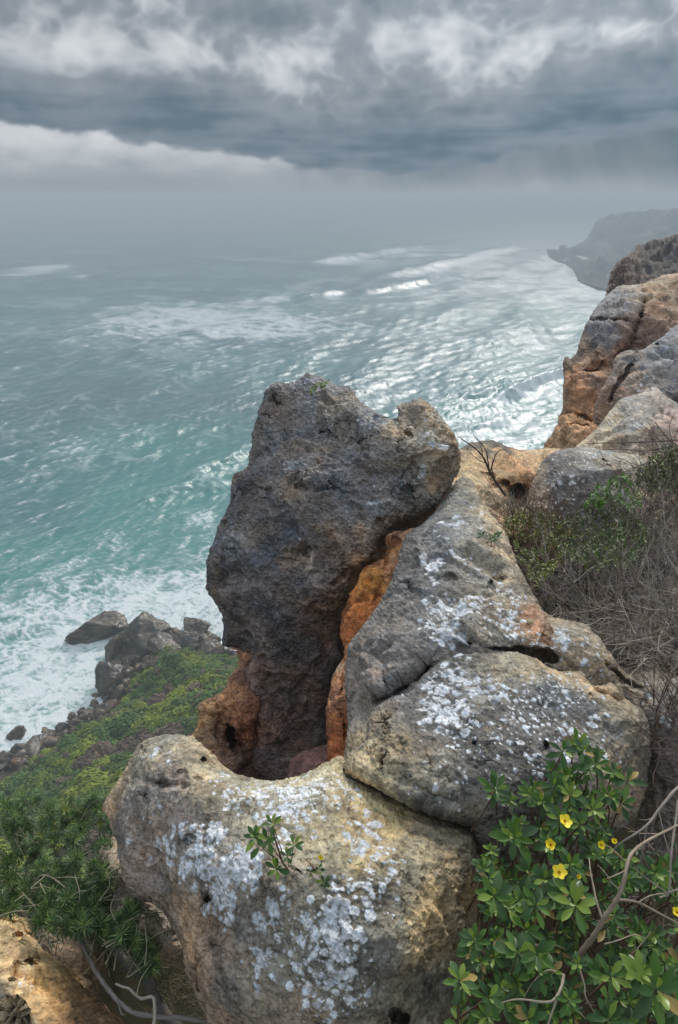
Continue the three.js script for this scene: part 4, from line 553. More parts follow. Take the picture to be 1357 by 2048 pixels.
// front boulder with the hollow crest, and the rocks bottom left
rock('tan_rock', 'pale rock tucked under the left side of the front boulder', {
  seed: 18, round: 0.12, thick: 0.5,
  outline: [[185, 1820], [200, 1700], [226, 1676], [262, 1700], [300, 1780], [350, 1850], [366, 1900], [362, 1912], [334, 1928], [300, 1918], [250, 1925], [190, 1900]],
  depth: [[220, 1700, 2.75], [300, 1820, 2.45], [350, 1900, 2.35], [300, 1900, 2.45], [210, 1860, 2.6]],
  tint: [[220, 1690, 192, 164, 126], [300, 1880, 172, 150, 128], [340, 1900, 178, 156, 132], [260, 1800, 140, 118, 98]],
});
rock('front_boulder', 'big rounded tan and grey boulder in front with a scooped crest and white lichen', {
  sat: 0.86, lift: 1.24, crust: [112, 106, 97, 0.10, 0.45], step: 1.8, seed: 17, round: 0.13, thick: 0.9,
  outline: [[290, 1482], [310, 1474], [329, 1470], [356, 1469], [384, 1474], [400, 1484], [412, 1496], [424, 1507], [446, 1530], [469, 1546], [490, 1553], [514, 1558], [540, 1561], [564, 1560], [590, 1555], [614, 1546], [638, 1534], [659, 1524], [672, 1514], [684, 1510], [690, 1522], [692, 1546], [706, 1556], [728, 1566], [749, 1574], [782, 1594], [816, 1609], [844, 1622], [872, 1633], [912, 1646], [950, 1657], [962, 1682], [966, 1740], [962, 1800], [960, 1860], [952, 1930], [940, 1978], [924, 2040], [900, 2120], [440, 2120], [418, 2050], [396, 2000], [384, 1970], [374, 1944], [366, 1912], [362, 1888], [352, 1866], [340, 1848], [326, 1822], [304, 1806], [273, 1796], [256, 1778], [245, 1754], [238, 1716], [233, 1676], [220, 1644], [204, 1616], [208, 1604], [217, 1590], [236, 1562], [256, 1530], [270, 1502]],
  depth: [[330, 1478, 2.5], [400, 1500, 2.42], [480, 1556, 2.3], [560, 1566, 2.2], [640, 1540, 2.28], [686, 1520, 2.36], [720, 1572, 2.2], [860, 1636, 2.1], [950, 1665, 2.08], [260, 1540, 2.48], [210, 1612, 2.5], [250, 1740, 2.3], [330, 1820, 2.12], [300, 1640, 2.22], [400, 1600, 2.14], [400, 1760, 1.95], [520, 1650, 1.98], [560, 1800, 1.76], [700, 1680, 1.9], [680, 1820, 1.72], [800, 1740, 1.86], [820, 1900, 1.72], [920, 1800, 1.95], [930, 1960, 1.92], [860, 2060, 1.76], [700, 1980, 1.66], [560, 1960, 1.72], [440, 1900, 1.88], [420, 2040, 1.92], [600, 2100, 1.66], [350, 1540, 2.3], [600, 1590, 2.1]],
  holes: [[290, 1592, 8, 0.06], [408, 1520, 7, 0.05, 0.8], [418, 1800, 15, 0.08, 1.1], [530, 1775, 16, 0.05, 0.9], [590, 1742, 12, 0.06, 0.5], [300, 1710, 18, 0.04, 0.9], [800, 2036, 22, 0.09, 0.8], [925, 1830, 10, 0.05, 1.6], [365, 1560, 14, 0.025, 2.0], [330, 1570, 20, 0.03, 0.7], [460, 1960, 14, 0.03], [380, 1680, 13, 0.03]],
  cracks: [[[[436, 1886], [410, 1910], [396, 1940], [400, 1980]], 6, 0.06], [[[270, 1556], [320, 1568], [380, 1575], [396, 1560]], 8, 0.03], [[[245, 1700], [270, 1740], [330, 1770]], 10, 0.03]],
  tint: [[330, 1490, 150, 138, 116], [390, 1510, 156, 140, 112], [290, 1530, 160, 144, 118], [240, 1570, 174, 146, 112], [212, 1612, 186, 148, 110], [260, 1620, 146, 128, 116], [330, 1570, 138, 122, 112], [300, 1600, 148, 140, 130], [260, 1680, 142, 126, 118], [290, 1740, 148, 130, 118], [340, 1650, 136, 122, 114], [400, 1570, 170, 148, 112], [460, 1570, 152, 140, 114], [540, 1590, 166, 156, 128], [620, 1580, 172, 160, 128], [690, 1540, 158, 138, 100], [740, 1600, 178, 158, 112], [800, 1630, 168, 148, 104], [860, 1660, 160, 140, 102], [930, 1690, 142, 126, 98], [620, 1680, 158, 144, 112], [560, 1700, 142, 132, 112], [500, 1740, 138, 128, 112], [430, 1700, 140, 130, 118], [720, 1700, 170, 148, 104], [780, 1700, 164, 144, 106], [900, 1720, 168, 142, 98], [880, 1800, 208, 176, 120, 0.9], [860, 1840, 210, 178, 124, 0.9], [900, 1770, 200, 168, 114], [850, 1900, 176, 150, 108], [930, 1860, 148, 124, 94], [820, 1760, 140, 128, 104], [760, 1800, 116, 108, 94], [700, 1780, 122, 114, 98], [640, 1800, 126, 118, 102], [560, 1820, 126, 118, 108], [500, 1860, 124, 116, 108], [440, 1830, 140, 122, 108], [380, 1830, 160, 134, 110], [370, 1880, 168, 140, 112], [400, 1950, 158, 132, 108], [440, 1900, 134, 116, 104], [470, 1960, 124, 112, 100], [560, 1920, 122, 116, 104], [640, 1900, 118, 112, 100], [760, 1900, 114, 106, 94], [840, 1960, 120, 112, 96], [900, 1980, 126, 114, 96], [700, 2000, 120, 110, 96], [560, 2020, 130, 114, 96], [620, 2050, 138, 118, 94], [420, 2030, 150, 126, 104]],
  lichen: [[560, 1600, 70, 380, 0.003, 0.016, 0.05, 0.5], [620, 1580, 60, 300, 0.003, 0.014, 0.0, 0.5], [480, 1590, 60, 120, 0.003, 0.016, 0.1, 0.6], [700, 1570, 30, 50, 0.003, 0.012, 0.1], [580, 1640, 40, 60, 0.004, 0.016, 0.2], [340, 1690, 16, 34, 0.006, 0.020, 0.2, 1.6], [375, 1660, 12, 20, 0.005, 0.015, 0.3, 1.6], [420, 1680, 22, 50, 0.006, 0.022, 0.3, 1.6], [400, 1730, 40, 130, 0.004, 0.018, 0.3, 0.9], [470, 1740, 36, 120, 0.005, 0.022, 0.35, 0.8], [440, 1790, 36, 110, 0.004, 0.018, 0.3, 0.9], [450, 1820, 24, 40, 0.005, 0.018, 0.2], [490, 1720, 16, 14, 0.012, 0.026, 0.7], [325, 1510, 30, 12, 0.006, 0.018, 0.0, 0.5], [450, 1550, 16, 10, 0.006, 0.018, 0.1, 0.5], [530, 1830, 14, 10, 0.008, 0.022, 0.4], [520, 1850, 8, 5, 0.010, 0.022, 0.4], [560, 1800, 20, 16, 0.004, 0.016, 0.3], [580, 1900, 46, 70, 0.003, 0.014, 0.2], [620, 1870, 40, 60, 0.003, 0.014, 0.1], [680, 1830, 40, 70, 0.004, 0.016, 0.2], [660, 1860, 40, 90, 0.003, 0.014, 0.15], [690, 1930, 36, 34, 0.006, 0.020, 0.1], [640, 1990, 50, 60, 0.003, 0.014, 0.1], [690, 1950, 60, 90, 0.003, 0.012, 0.05], [650, 1960, 60, 90, 0.002, 0.009, 0.1], [720, 1660, 30, 34, 0.005, 0.020, 0.5], [735, 1640, 16, 12, 0.010, 0.024, 0.7], [760, 1720, 40, 50, 0.004, 0.014, 0.3], [775, 1700, 30, 24, 0.006, 0.014, 0.4], [720, 1790, 40, 44, 0.004, 0.014, 0.3], [740, 1780, 24, 24, 0.006, 0.016, 0.4], [720, 1870, 8, 4, 0.008, 0.014, 0.3], [700, 1760, 60, 50, 0.002, 0.009, 0.3], [700, 1600, 60, 60, 0.002, 0.010, 0.1], [640, 2040, 50, 50, 0.002, 0.010, 0.2], [520, 1930, 30, 40, 0.004, 0.018, 0.6], [330, 1740, 50, 40, 0.002, 0.010, 0.3], [290, 1660, 40, 30, 0.002, 0.012, 0.5], [560, 1880, 80, 100, 0.0015, 0.006, 0.2], [800, 1800, 80, 60, 0.0015, 0.006, 0.3]],
  relief: { facet: 0.09, facetF: 3.0, split: 0.002, lump: 0.024, lumpF: 2.8, knob: 0.009, knobF: 11, grain: 0.0032, grainF: 56, pit: 0.012, pitF: 13 },
});
rock('ochre_boulder', 'golden ochre boulder below the dark green needle-leaved bush', {
  sat: 0.85, seed: 19, round: 0.12, thick: 0.8,
  outline: [[-230, 1850], [-190, 1810], [-120, 1796], [-60, 1802], [0, 1819], [30, 1826], [50, 1838], [64, 1858], [72, 1880], [84, 1900], [110, 1918], [136, 1940], [160, 1964], [182, 1990], [206, 2016], [240, 2040], [270, 2070], [270, 2120], [220, 2200], [-60, 2230], [-220, 2130], [-260, 1980]],
  depth: [[0, 1830, 2.45], [60, 1870, 2.35], [120, 1940, 2.2], [200, 2030, 2.1], [30, 1920, 2.1], [60, 2000, 1.95], [0, 2000, 1.95], [140, 2060, 1.95], [0, 1880, 2.2], [-150, 1850, 2.55], [-140, 2000, 2.2], [-200, 2100, 2.3], [0, 2180, 2.0]],
  holes: [[40, 1870, 7, 0.05], [22, 2030, 8, 0.07], [62, 1920, 6, 0.04], [40, 1945, 6, 0.03]], cracks: [[[[0, 1840], [40, 1846], [66, 1880]], 5, 0.06], [[[20, 1960], [50, 1935], [70, 1925]], 3, 0.02]],
  tint: [[30, 1850, 200, 168, 118], [50, 1900, 196, 162, 112], [80, 1960, 204, 160, 92], [120, 1990, 186, 140, 78], [60, 1990, 196, 154, 96], [160, 2010, 152, 118, 74], [10, 1990, 150, 136, 116], [30, 2040, 160, 134, 96], [200, 2040, 140, 106, 68], [50, 1950, 214, 184, 136], [0, 1920, 196, 166, 118]],
  lichen: [[60, 1958, 12, 16, 0.003, 0.010]], crust: [206, 174, 112, 0.1, 0.5],
});
rock('cleft_rock', 'pinkish tan rock tucked under the needle-leaved bush', {
  seed: 21, round: 0.15, thick: 0.5,
  outline: [[40, 1820], [90, 1850], [140, 1856], [190, 1866], [214, 1890], [206, 1930], [190, 1960], [200, 2000], [240, 2060], [120, 2060], [60, 1930]], depth: [[80, 1860, 2.6], [190, 1880, 2.65], [150, 1920, 2.5], [190, 1960, 2.55], [180, 2040, 2.4], [100, 1940, 2.45]],
  tint: [[120, 1880, 186, 152, 118], [180, 1890, 178, 146, 120], [160, 1950, 186, 148, 104], [190, 2020, 184, 144, 98]],
});

// ───────────────────────── boulders at the water's edge ─────────────────────────
function stone(seed, cuts, n = 10, A = rgb(98, 86, 70), B = rgb(58, 53, 48)) {                        // a broken block: planes cut from a ball, then weathered
  const r = rng(seed), pl = []; for (let k = 0; k < cuts; k++) { const a = r() * 6.283, c = r() * 2 - 1, s = Math.sqrt(1 - c * c); pl.push([Math.cos(a) * s, c, Math.sin(a) * s, 0.5 + 0.36 * r()]); }
  const src = new THREE.IcosahedronGeometry(1, n), p = src.attributes.position, key = new Map(), pos = [], idx = [], col = [];
  for (let i = 0; i < p.count; i++) {
    const x = p.getX(i), y = p.getY(i), z = p.getZ(i), k = Math.round(x * 4e3) + ',' + Math.round(y * 4e3) + ',' + Math.round(z * 4e3);
    if (!key.has(k)) {
      let d = 1.0; for (const [a, b, c, o] of pl) { const q = a * x + b * y + c * z; if (q > 0.05) d = Math.min(d, o / q); }
      d *= 1.12 + 0.12 * fbm(x * 2 + seed, y * 2, z * 2, 3) + 0.085 * (ridge(x * 4 + seed, y * 7, z * 4, 3) - 0.5);
      key.set(k, pos.length / 3); pos.push(x * d, y * d, z * d);
      const m = 0.9 + 0.8 * fbm(x * 6 + seed, y * 6, z * 6, 4, 0.65), t = sstep(-0.1, 0.35, fbm(x * 1.6 + seed, y * 1.6 + 4, z * 1.6, 3));
      for (let c = 0; c < 3; c++) col.push(clamp(lerp(A[c], B[c], t) * m, 0.01, 0.6));
    }
    idx.push(key.get(k));
  }
  return geo(pos, idx, col);
}
const wetM = new THREE.MeshStandardMaterial({ vertexColors: true, roughness: 0.45 });
// [pixel of its middle, width and height in pixels, turn, label, brighter]
const shoreRocks = [[200, 1250, 80, 46, 0.3, 'broad dark rock awash in foam out from the shore boulders'], [293, 1266, 100, 88, 0.9, 'largest peaked brown boulder standing at the edge of the surf'], [390, 1253, 58, 32, 2.0, 'low dark wet rock in the foam under the leaning pillar'], [234, 1294, 34, 66, 1.1, 'narrow upright dark slab leaning on the largest shore boulder'], [330, 1292, 66, 42, 2.6, 'rounded brown boulder landward of the largest peaked one'], [380, 1286, 52, 46, 0.2, 'blocky grey boulder beside the low wet rock at the shore'], [264, 1326, 34, 44, 1.7, 'grey-tan boulder at the foot of the upright slab'], [414, 1302, 52, 26, 0.6, 'tan shore rock at the upper edge of the green heath'], [226, 1366, 66, 70, 2.2, 'dark rock shelf dropping into the foam below the heath'], [36, 1466, 28, 18, 1.0, 'lone small rock sitting out in the white wash'], [80, 1494, 48, 30, 1.5, 'flat-topped brown rock on the rubble shore'], [44, 1500, 28, 22, 0.4, 'small squared rock next to the flat-topped brown one'], [177, 1428, 28, 26, 0.8, 'small dark boulder where the rock shelf meets the rubble'], [154, 1444, 30, 26, 2.9, 'tilted small boulder in the middle of the rubble shore'], [12, 1524, 36, 32, 1.2, 'rough brown boulder where rubble shore leaves the heath'], [132, 1464, 30, 34, 2.1, 'weathered shore boulder with rubble on both sides']];
shoreRocks.forEach(([px, py, w, h, turn, label], k) => {
  const g0 = onLevel(px, py + h * 0.35, 0), y0 = Math.max(0, landHeight(g0.x, g0.z)), p = onLevel(px, py + h * 0.2, Math.min(y0, 4)), dist = p.distanceTo(EYE);
  const m = meshOf('shore_boulder', stone(40 + k, 15 + (k % 5), 14), wetM);
  m.position.copy(p); m.rotation.set(0.15 * Math.sin(k * 3), turn, 0.2 * Math.cos(k * 5)); const sw = w * dist / FOCAL * 0.64, sh = h * dist / FOCAL * 0.64;
  m.scale.set(sw, sh * 0.95, sw * 0.85); m.position.y += sh * 0.15;
  tag(m, label, 'rock', 'boulders at the water\'s edge');
});
{ // rubble between the surf and the heath
  const r = rng(61), n = 1100, im = new THREE.InstancedMesh(stone(99, 8, 3), wetM, n), M = new THREE.Matrix4(), q = new THREE.Quaternion(), E = new THREE.Euler(), c = new THREE.Color(); let k = 0;
  while (k < n) {
    const i = 3 + Math.floor(r() * 12), t = r(), a = shore[i], b = shore[i + 1]; if (!b) continue;
    const nx = -(b[1] - a[1]), nz = b[0] - a[0], L = Math.hypot(nx, nz), s = (r() * r()) * 6.5 - 1.0, x = lerp(a[0], b[0], t) + nx / L * s, z = lerp(a[1], b[1], t) + nz / L * s, y = landHeight(x, z), d = 0.16 + 0.75 * Math.pow(r(), 3.2) * (s > 3 ? 0.6 : 1);
    E.set(r() * 6, r() * 6, r() * 6); q.setFromEuler(E);
    im.setMatrixAt(k, M.compose(new THREE.Vector3(x, y + d * 0.2, z), q, new THREE.Vector3(d, d * (0.6 + 0.4 * r()), d * (0.7 + 0.5 * r()))));
    const v = 0.7 + 0.9 * r(); im.setColorAt(k, c.setRGB(v * (1 + 0.25 * r()), v, v * 0.92)); k++;
  }
  im.name = 'shore_rubble'; im.userData = { kind: 'stuff', label: 'loose rubble along the shore below the heath', category: 'rubble' }; shade(im); scene.add(im);
}

// ───────────────────────── heath on the slope below ─────────────────────────
{
  const r = rng(71), pos = [], idx = [], nl = 150;
  for (let k = 0; k < nl; k++) {
    const a = r() * 6.283, u = Math.pow(r(), 0.7), h = Math.sqrt(1 - u * u * 0.92), rr = 0.72 + 0.32 * r(), c = new THREE.Vector3(Math.cos(a) * u * rr, h * rr * 0.8, Math.sin(a) * u * rr), n = c.clone().add(new THREE.Vector3(r() - 0.5, r() * 0.8, r() - 0.5)).normalize();
    const t = new THREE.Vector3(r() - 0.5, r() - 0.5, r() - 0.5).cross(n).normalize(), b = n.clone().cross(t), s = 0.10 + 0.08 * r(), o = pos.length / 3;
    for (const [x, y] of [[-1, -0.5], [0, -0.9], [1, 0], [0.2, 0.9], [-0.9, 0.6]]) { const v = c.clone().addScaledVector(t, x * s).addScaledVector(b, y * s); pos.push(v.x, v.y, v.z); }
    idx.push(o, o + 1, o + 2, o, o + 2, o + 3, o, o + 3, o + 4);
  }
  const g = geo(pos, idx), n = 9500, im = new THREE.InstancedMesh(g, new THREE.MeshStandardMaterial({ color: 0xffffff, roughness: 0.8, side: THREE.DoubleSide }), n), M = new THREE.Matrix4(), q = new THREE.Quaternion(), E = new THREE.Euler(), c = new THREE.Color(); let k = 0, tries = 0;
  while (k < n && tries++ < 160000) {
    const top = tries % 3 === 0, az = (top ? lerp(37, 150, r()) : lerp(-75, -4, Math.pow(r(), 0.75))) * Math.PI / 180, rad = top ? 3 + 40 * Math.pow(r(), 1.7) : 24 + 44 * r(), x = rad * Math.sin(az), z = -rad * Math.cos(az), s = sideOf(shore, x, z), edge = 3.2 + 1.6 * noise(x * 0.25, 3, z * 0.25); if (top ? sideOf(brink, x, z) < 1.2 : s < edge || s > 34) continue;
    const y = landHeight(x, z); if (!top && y > 22) continue;
    const kind = fbm(x * 0.16, 2, z * 0.16, 3), d = (0.36 + 0.75 * r() * r() * r() + 0.3 * sstep(0, 0.4, kind)) * lerp(0.6, 1, sstep(3, 7, s)) * (top ? lerp(0.32, 0.9, sstep(4, 18, rad)) : 1);
    E.set((r() - 0.5) * 0.5, r() * 6.3, (r() - 0.5) * 0.5); q.setFromEuler(E);
    im.setMatrixAt(k, M.compose(new THREE.Vector3(x, y - 0.05, z), q, new THREE.Vector3(d * 1.25, d * (0.75 + 0.75 * r()), d * 1.1)));
    const brown = kind < -0.34 ? 1 : r() < 0.05 ? 1 : 0, v = 0.75 + 0.6 * r(), ye = sstep(-0.1, 0.5, noise(x * 0.3 + 9, 1, z * 0.3) + 0.5 * (r() - 0.3));
    if (brown) c.setRGB(0.15 * v, 0.105 * v, 0.072 * v); else c.setRGB(lerp(0.065, 0.20, ye) * v, lerp(0.125, 0.24, ye) * v, lerp(0.022, 0.022, ye) * v);
    im.setColorAt(k, c); k++;
  }
  im.count = k; im.name = 'heath'; im.userData = { kind: 'stuff', label: 'low green and brown coastal heath on the slope below', category: 'heath' }; shade(im); scene.add(im);
}

// ───────────────────────── plants ─────────────────────────
class MB {
  constructor() { this.p = []; this.i = []; this.c = []; this.n = []; }
  add(g, M, color) {
    const P = g.attributes.position, I = g.index.array, o = this.p.length / 3, v = new THREE.Vector3();
    for (let k = 0; k < P.count; k++) { v.fromBufferAttribute(P, k).applyMatrix4(M); this.p.push(v.x, v.y, v.z); this.c.push(color[0], color[1], color[2]); }
    for (let k = 0; k < I.length; k++) this.i.push(I[k] + o);
  }
  tube(pts, r0, r1, color, sides = 5, smooth = 3) {
    const curve = pts.length > 2 ? new THREE.CatmullRomCurve3(pts) : new THREE.LineCurve3(pts[0], pts[1]), n = Math.max(2, (pts.length - 1) * smooth), o = this.p.length / 3, N = new THREE.Vector3(), B = new THREE.Vector3();
    for (let k = 0; k <= n; k++) {
      const t = k / n, c = curve.getPoint(t), T = curve.getTangent(t); N.set(0.31, 0.2, 0.93).cross(T).normalize(); B.crossVectors(T, N);
      const rad = lerp(r0, r1, t) * (1 + 0.15 * Math.sin(k * 2.3 + r0 * 4e3));
      for (let s = 0; s < sides; s++) { const a = s / sides * 6.2832; this.p.push(c.x + rad * (Math.cos(a) * N.x + Math.sin(a) * B.x), c.y + rad * (Math.cos(a) * N.y + Math.sin(a) * B.y), c.z + rad * (Math.cos(a) * N.z + Math.sin(a) * B.z)); const m = 1 + 0.25 * Math.sin(k * 5.1 + s * 2); this.c.push(color[0] * m, color[1] * m, color[2] * m); }
    }
    for (let k = 0; k < n; k++) for (let s = 0; s < sides; s++) { const a = o + k * sides + s, b = o + k * sides + (s + 1) % sides; this.i.push(a, b, a + sides, b, b + sides, a + sides); }
    return this;
  }
  build(name, material, parent) { return meshOf(name, geo(this.p, this.i, this.c), material, parent); }
}
const barkM = new THREE.MeshStandardMaterial({ vertexColors: true, roughness: 0.9 });
const leafVM = new THREE.MeshPhysicalMaterial({ vertexColors: true, roughness: 0.75, transmission: 0.25, clearcoat: 0.4, clearcoatRoughness: 0.35, side: THREE.DoubleSide });
const UPV = new THREE.Vector3(0, 1, 0);
function leafShape(len, wid, prof, fold, curl) {            // a blade along +y, upper face to +z, folded along its midrib
  const pos = [], idx = [], n = prof.length - 1;
  for (let k = 0; k <= n; k++) { const t = k / n, w = prof[k] * wid / 2, y = len * t, z = -curl * t * t * len; pos.push(-w, y, z + fold * w, 0, y, z, w, y, z + fold * w); }
  for (let k = 0; k < n; k++) { const a = k * 3; idx.push(a, a + 1, a + 3, a + 1, a + 4, a + 3, a + 1, a + 2, a + 4, a + 2, a + 5, a + 4); }
  return geo(pos, idx);
}
const obovate = [0.10, 0.24, 0.50, 0.80, 0.98, 0.98, 0.72, 0.16];
const broadLeaves = [leafShape(1, 0.36, obovate, 0.35, 0.12), leafShape(1, 0.42, obovate, 0.25, 0.22), leafShape(1, 0.33, obovate, 0.5, 0.05), leafShape(1, 0.38, obovate, 0.3, 0.35)];
const smallLeaf = leafShape(1, 0.38, [0.15, 0.8, 1, 0.1], 0.3, 0.1);
const needle = leafShape(1, 0.085, [0.6, 1, 0.15], 0.3, 0.15);
function basis(dir, normal, pos, s) { const X = new THREE.Vector3().crossVectors(dir, normal).normalize(), Z = new THREE.Vector3().crossVectors(X, dir).normalize(); return new THREE.Matrix4().makeBasis(X.multiplyScalar(s), dir.clone().multiplyScalar(s), Z.multiplyScalar(s)).setPosition(pos); }
function whorl(centre, axis, n, len, r, spread, cb) {       // leaves set round a shoot tip, the youngest in the middle
  const ax = axis.clone().normalize(), u = new THREE.Vector3(r() - 0.5, r() - 0.5, r() - 0.5).cross(ax).normalize(), v = ax.clone().cross(u);
  for (let k = 0; k < n; k++) {
    const t = k / Math.max(1, n - 1), a = k * 2.4 + r() * 0.5, tilt = lerp(0.25, spread, Math.sqrt(t)) + (r() - 0.5) * 0.3, rad = u.clone().multiplyScalar(Math.cos(a)).addScaledVector(v, Math.sin(a));
    const d = ax.clone().multiplyScalar(Math.cos(tilt)).addScaledVector(rad, Math.sin(tilt)).normalize(), nn = ax.clone().multiplyScalar(Math.sin(tilt)).addScaledVector(rad, -Math.cos(tilt)).normalize();
    cb(basis(d, nn, centre.clone().addScaledVector(ax, (0.5 - t) * len * 0.35).addScaledVector(rad, len * 0.04), len * lerp(0.55, 1.0, Math.sqrt(t)) * (0.85 + 0.3 * r())), t, d);
  }
}
const toCam = (p) => EYE.clone().sub(p).normalize();
function inPoly(poly, r) { let x0 = 1e9, y0 = 1e9, x1 = -1e9, y1 = -1e9; for (const [x, y] of poly) { x0 = Math.min(x0, x); y0 = Math.min(y0, y); x1 = Math.max(x1, x); y1 = Math.max(y1, y); } for (;;) { const x = lerp(x0, x1, r()), y = lerp(y0, y1, r()); if (polyDist(poly, x, y) > 0) return [x, y]; } }
const petalShape = leafShape(1, 0.9, [0.12, 0.5, 0.9, 1, 0.75, 0.35], 0.15, 0.05);
const yellowM = new THREE.MeshPhysicalMaterial({ color: new THREE.Color().setRGB(0.86, 0.66, 0.02), roughness: 0.6, side: THREE.DoubleSide });
const centreM = new THREE.MeshStandardMaterial({ color: new THREE.Color().setRGB(0.55, 0.33, 0.01), roughness: 0.9 });
function flower(parent, pos, size, r, open = 1.25) {
  const f = new THREE.Group(); f.name = 'flower'; f.position.copy(pos); parent.add(f);
  const ax = toCam(pos).add(new THREE.Vector3(r() - 0.5, 0.5 + r() * 0.3, r() - 0.5)).normalize(), u = new THREE.Vector3(0.3, 0.2, 1).cross(ax).normalize(), v = ax.clone().cross(u);
  for (let k = 0; k < 5; k++) { const a = k * 1.2566 + r() * 0.2, rad = u.clone().multiplyScalar(Math.cos(a)).addScaledVector(v, Math.sin(a)), t = open + (r() - 0.5) * 0.3, d = ax.clone().multiplyScalar(Math.cos(t)).addScaledVector(rad, Math.sin(t)), nn = ax.clone().multiplyScalar(Math.sin(t)).addScaledVector(rad, -Math.cos(t)); const m = meshOf('petal', petalShape, yellowM, f); m.applyMatrix4(basis(d.normalize(), nn, new THREE.Vector3(), size * (0.9 + 0.2 * r()))); }
  const c = new MB(); for (let k = 0; k < 14; k++) { const a = r() * 6.28, q = r() * 0.16 * size, b = u.clone().multiplyScalar(Math.cos(a) * q).addScaledVector(v, Math.sin(a) * q); c.tube([b, b.clone().addScaledVector(ax, size * (0.25 + 0.12 * r()))], size * 0.035, size * 0.05, [0.75, 0.42, 0.01], 4, 1); }
  c.build('stamens', barkM, f);
}
const leafGreens = [[0.055, 0.150, 0.008], [0.036, 0.110, 0.007], [0.085, 0.190, 0.010], [0.026, 0.085, 0.007]];
const leafMs = leafGreens.map(([a, b, c]) => new THREE.MeshPhysicalMaterial({ color: new THREE.Color().setRGB(a, b, c), roughness: 0.75, transmission: 0.3, clearcoat: 0.35, clearcoatRoughness: 0.25, side: THREE.DoubleSide }));
const oldM = new THREE.MeshPhysicalMaterial({ color: new THREE.Color().setRGB(0.34, 0.24, 0.06), roughness: 0.6, side: THREE.DoubleSide });
const youngM = new THREE.MeshPhysicalMaterial({ color: new THREE.Color().setRGB(0.23, 0.34, 0.03), roughness: 0.75, transmission: 0.35, clearcoat: 0.35, clearcoatRoughness: 0.25, side: THREE.DoubleSide });
{ // yellow-flowered shrub, bottom right
  const sh = thing('flowering_shrub', 'glossy green shrub with yellow flowers growing against the lichen-dotted block', 'shrub'), r = rng(101), stems = new MB(), rest = new MB();
  const area = [[962, 1600], [985, 1565], [1030, 1570], [1085, 1560], [1105, 1500], [1140, 1482], [1188, 1482], [1215, 1520], [1240, 1560], [1276, 1558], [1250, 1600], [1225, 1650], [1235, 1700], [1290, 1760], [1357, 1740], [1400, 1740], [1400, 2100], [905, 2100], [910, 1965], [935, 1890], [955, 1870], [985, 1900], [968, 1800], [958, 1700]];
  const zAt = (x, y) => lerp(2.05, 1.42, sstep(1480, 2048, y)) - 0.06 * sstep(1000, 1200, x);
  const tips = [[992, 1580, 0.066, 0], [1029, 1675, 0.075, 0], [989, 1794, 0.070, 0], [1151, 1812, 0.072, 1], [1143, 1790, 0.06, 0], [1126, 1503, 0.055, 0], [1166, 1504, 0.060, 0], [1192, 1530, 0.06, 0], [1256, 1562, 0.060, 0], [1108, 1573, 0.050, 0], [1140, 1590, 0.05, 1], [1085, 1605, 0.055, 0], [1060, 1590, 0.05, 0], [1059, 1745, 0.055, 0], [1052, 1859, 0.055, 0], [1072, 1812, 0.055, 0], [1035, 1907, 0.055, 0], [1075, 1910, 0.055, 0], [1221, 1953, 0.055, 1], [1312, 1980, 0.080, 0], [1276, 1948, 0.055, 1], [919, 1962, 0.050, 1], [950, 1882, 0.045, 0], [1120, 1640, 0.05, 0], [1160, 1650, 0.05, 0], [1185, 1620, 0.05, 1], [1215, 1590, 0.05, 0], [1100, 1690, 0.05, 0], [1140, 1730, 0.05, 0], [1090, 1760, 0.05, 0], [1310, 1745, 0.05, 0], [1340, 1740, 0.05, 0]];
  let singles = 0;
  const grow = (x, y, len, young, z, asParts) => {
    const p = at(x, y, z), ax = toCam(p).multiplyScalar(0.7 + 0.5 * r()).add(new THREE.Vector3((r() - 0.5) * 1.1, 0.45 + 0.5 * r(), (r() - 0.5) * 0.7)), n = 9 + Math.floor(r() * 6);
    whorl(p, ax, n, len, r, 1.5, (M, t) => {
      const v = Math.floor(r() * 4), yg = young && t < 0.55 || t < 0.18 || r() < 0.05;
      if (asParts && singles < 300) { singles++; const m = meshOf('leaf', broadLeaves[v], r() < 0.04 ? oldM : yg ? youngM : leafMs[v], sh); m.applyMatrix4(M); } else { const q = 0.75 + 0.5 * r(), c = r() < 0.05 ? [0.30, 0.20, 0.05] : yg ? [0.20, 0.31, 0.03] : leafGreens[v]; rest.add(broadLeaves[v], M, [c[0] * q, c[1] * q, c[2] * q]); }
    });
    const d = ax.normalize(), root = p.clone().addScaledVector(d, -0.10 - 0.1 * r()).add(new THREE.Vector3((r() - 0.5) * 0.06, -0.08, (r() - 0.5) * 0.06));
    stems.tube([root, p.clone().lerp(root, 0.5).add(new THREE.Vector3((r() - 0.5) * 0.02, 0, 0)), p], 0.0035, 0.002, [0.13, 0.075, 0.045], 4, 2);
  };
  for (const [x, y, len, yg] of tips) grow(x, y, len * 0.80, yg, zAt(x, y) - 0.08, true);
  for (let k = 0; k < 290; k++) { const [x, y] = inPoly(area, r), deep = r(); const hole = noise(x / 55, y / 55, 8); if (hole < -0.22) continue; grow(x, y, 0.024 + 0.018 * r(), r() < 0.10, zAt(x, y) + lerp(-0.04, 0.26, deep), false); }
  for (let k = 0; k < 26; k++) { const [x, y] = inPoly(area, r), z = zAt(x, y) + 0.12; const a = at(x, y, z), b = at(lerp(x, 1120, 0.5), lerp(y, 2060, 0.45), z + 0.05); stems.tube([a, a.clone().lerp(b, 0.5).add(new THREE.Vector3((r() - 0.5) * 0.05, (r() - 0.5) * 0.05, 0)), b], 0.003, 0.006, [0.12, 0.075, 0.05], 5, 3); }
  rest.build('foliage', leafVM, sh).userData.kind = 'stuff';
  stems.build('stems', barkM, sh).userData.kind = 'stuff';
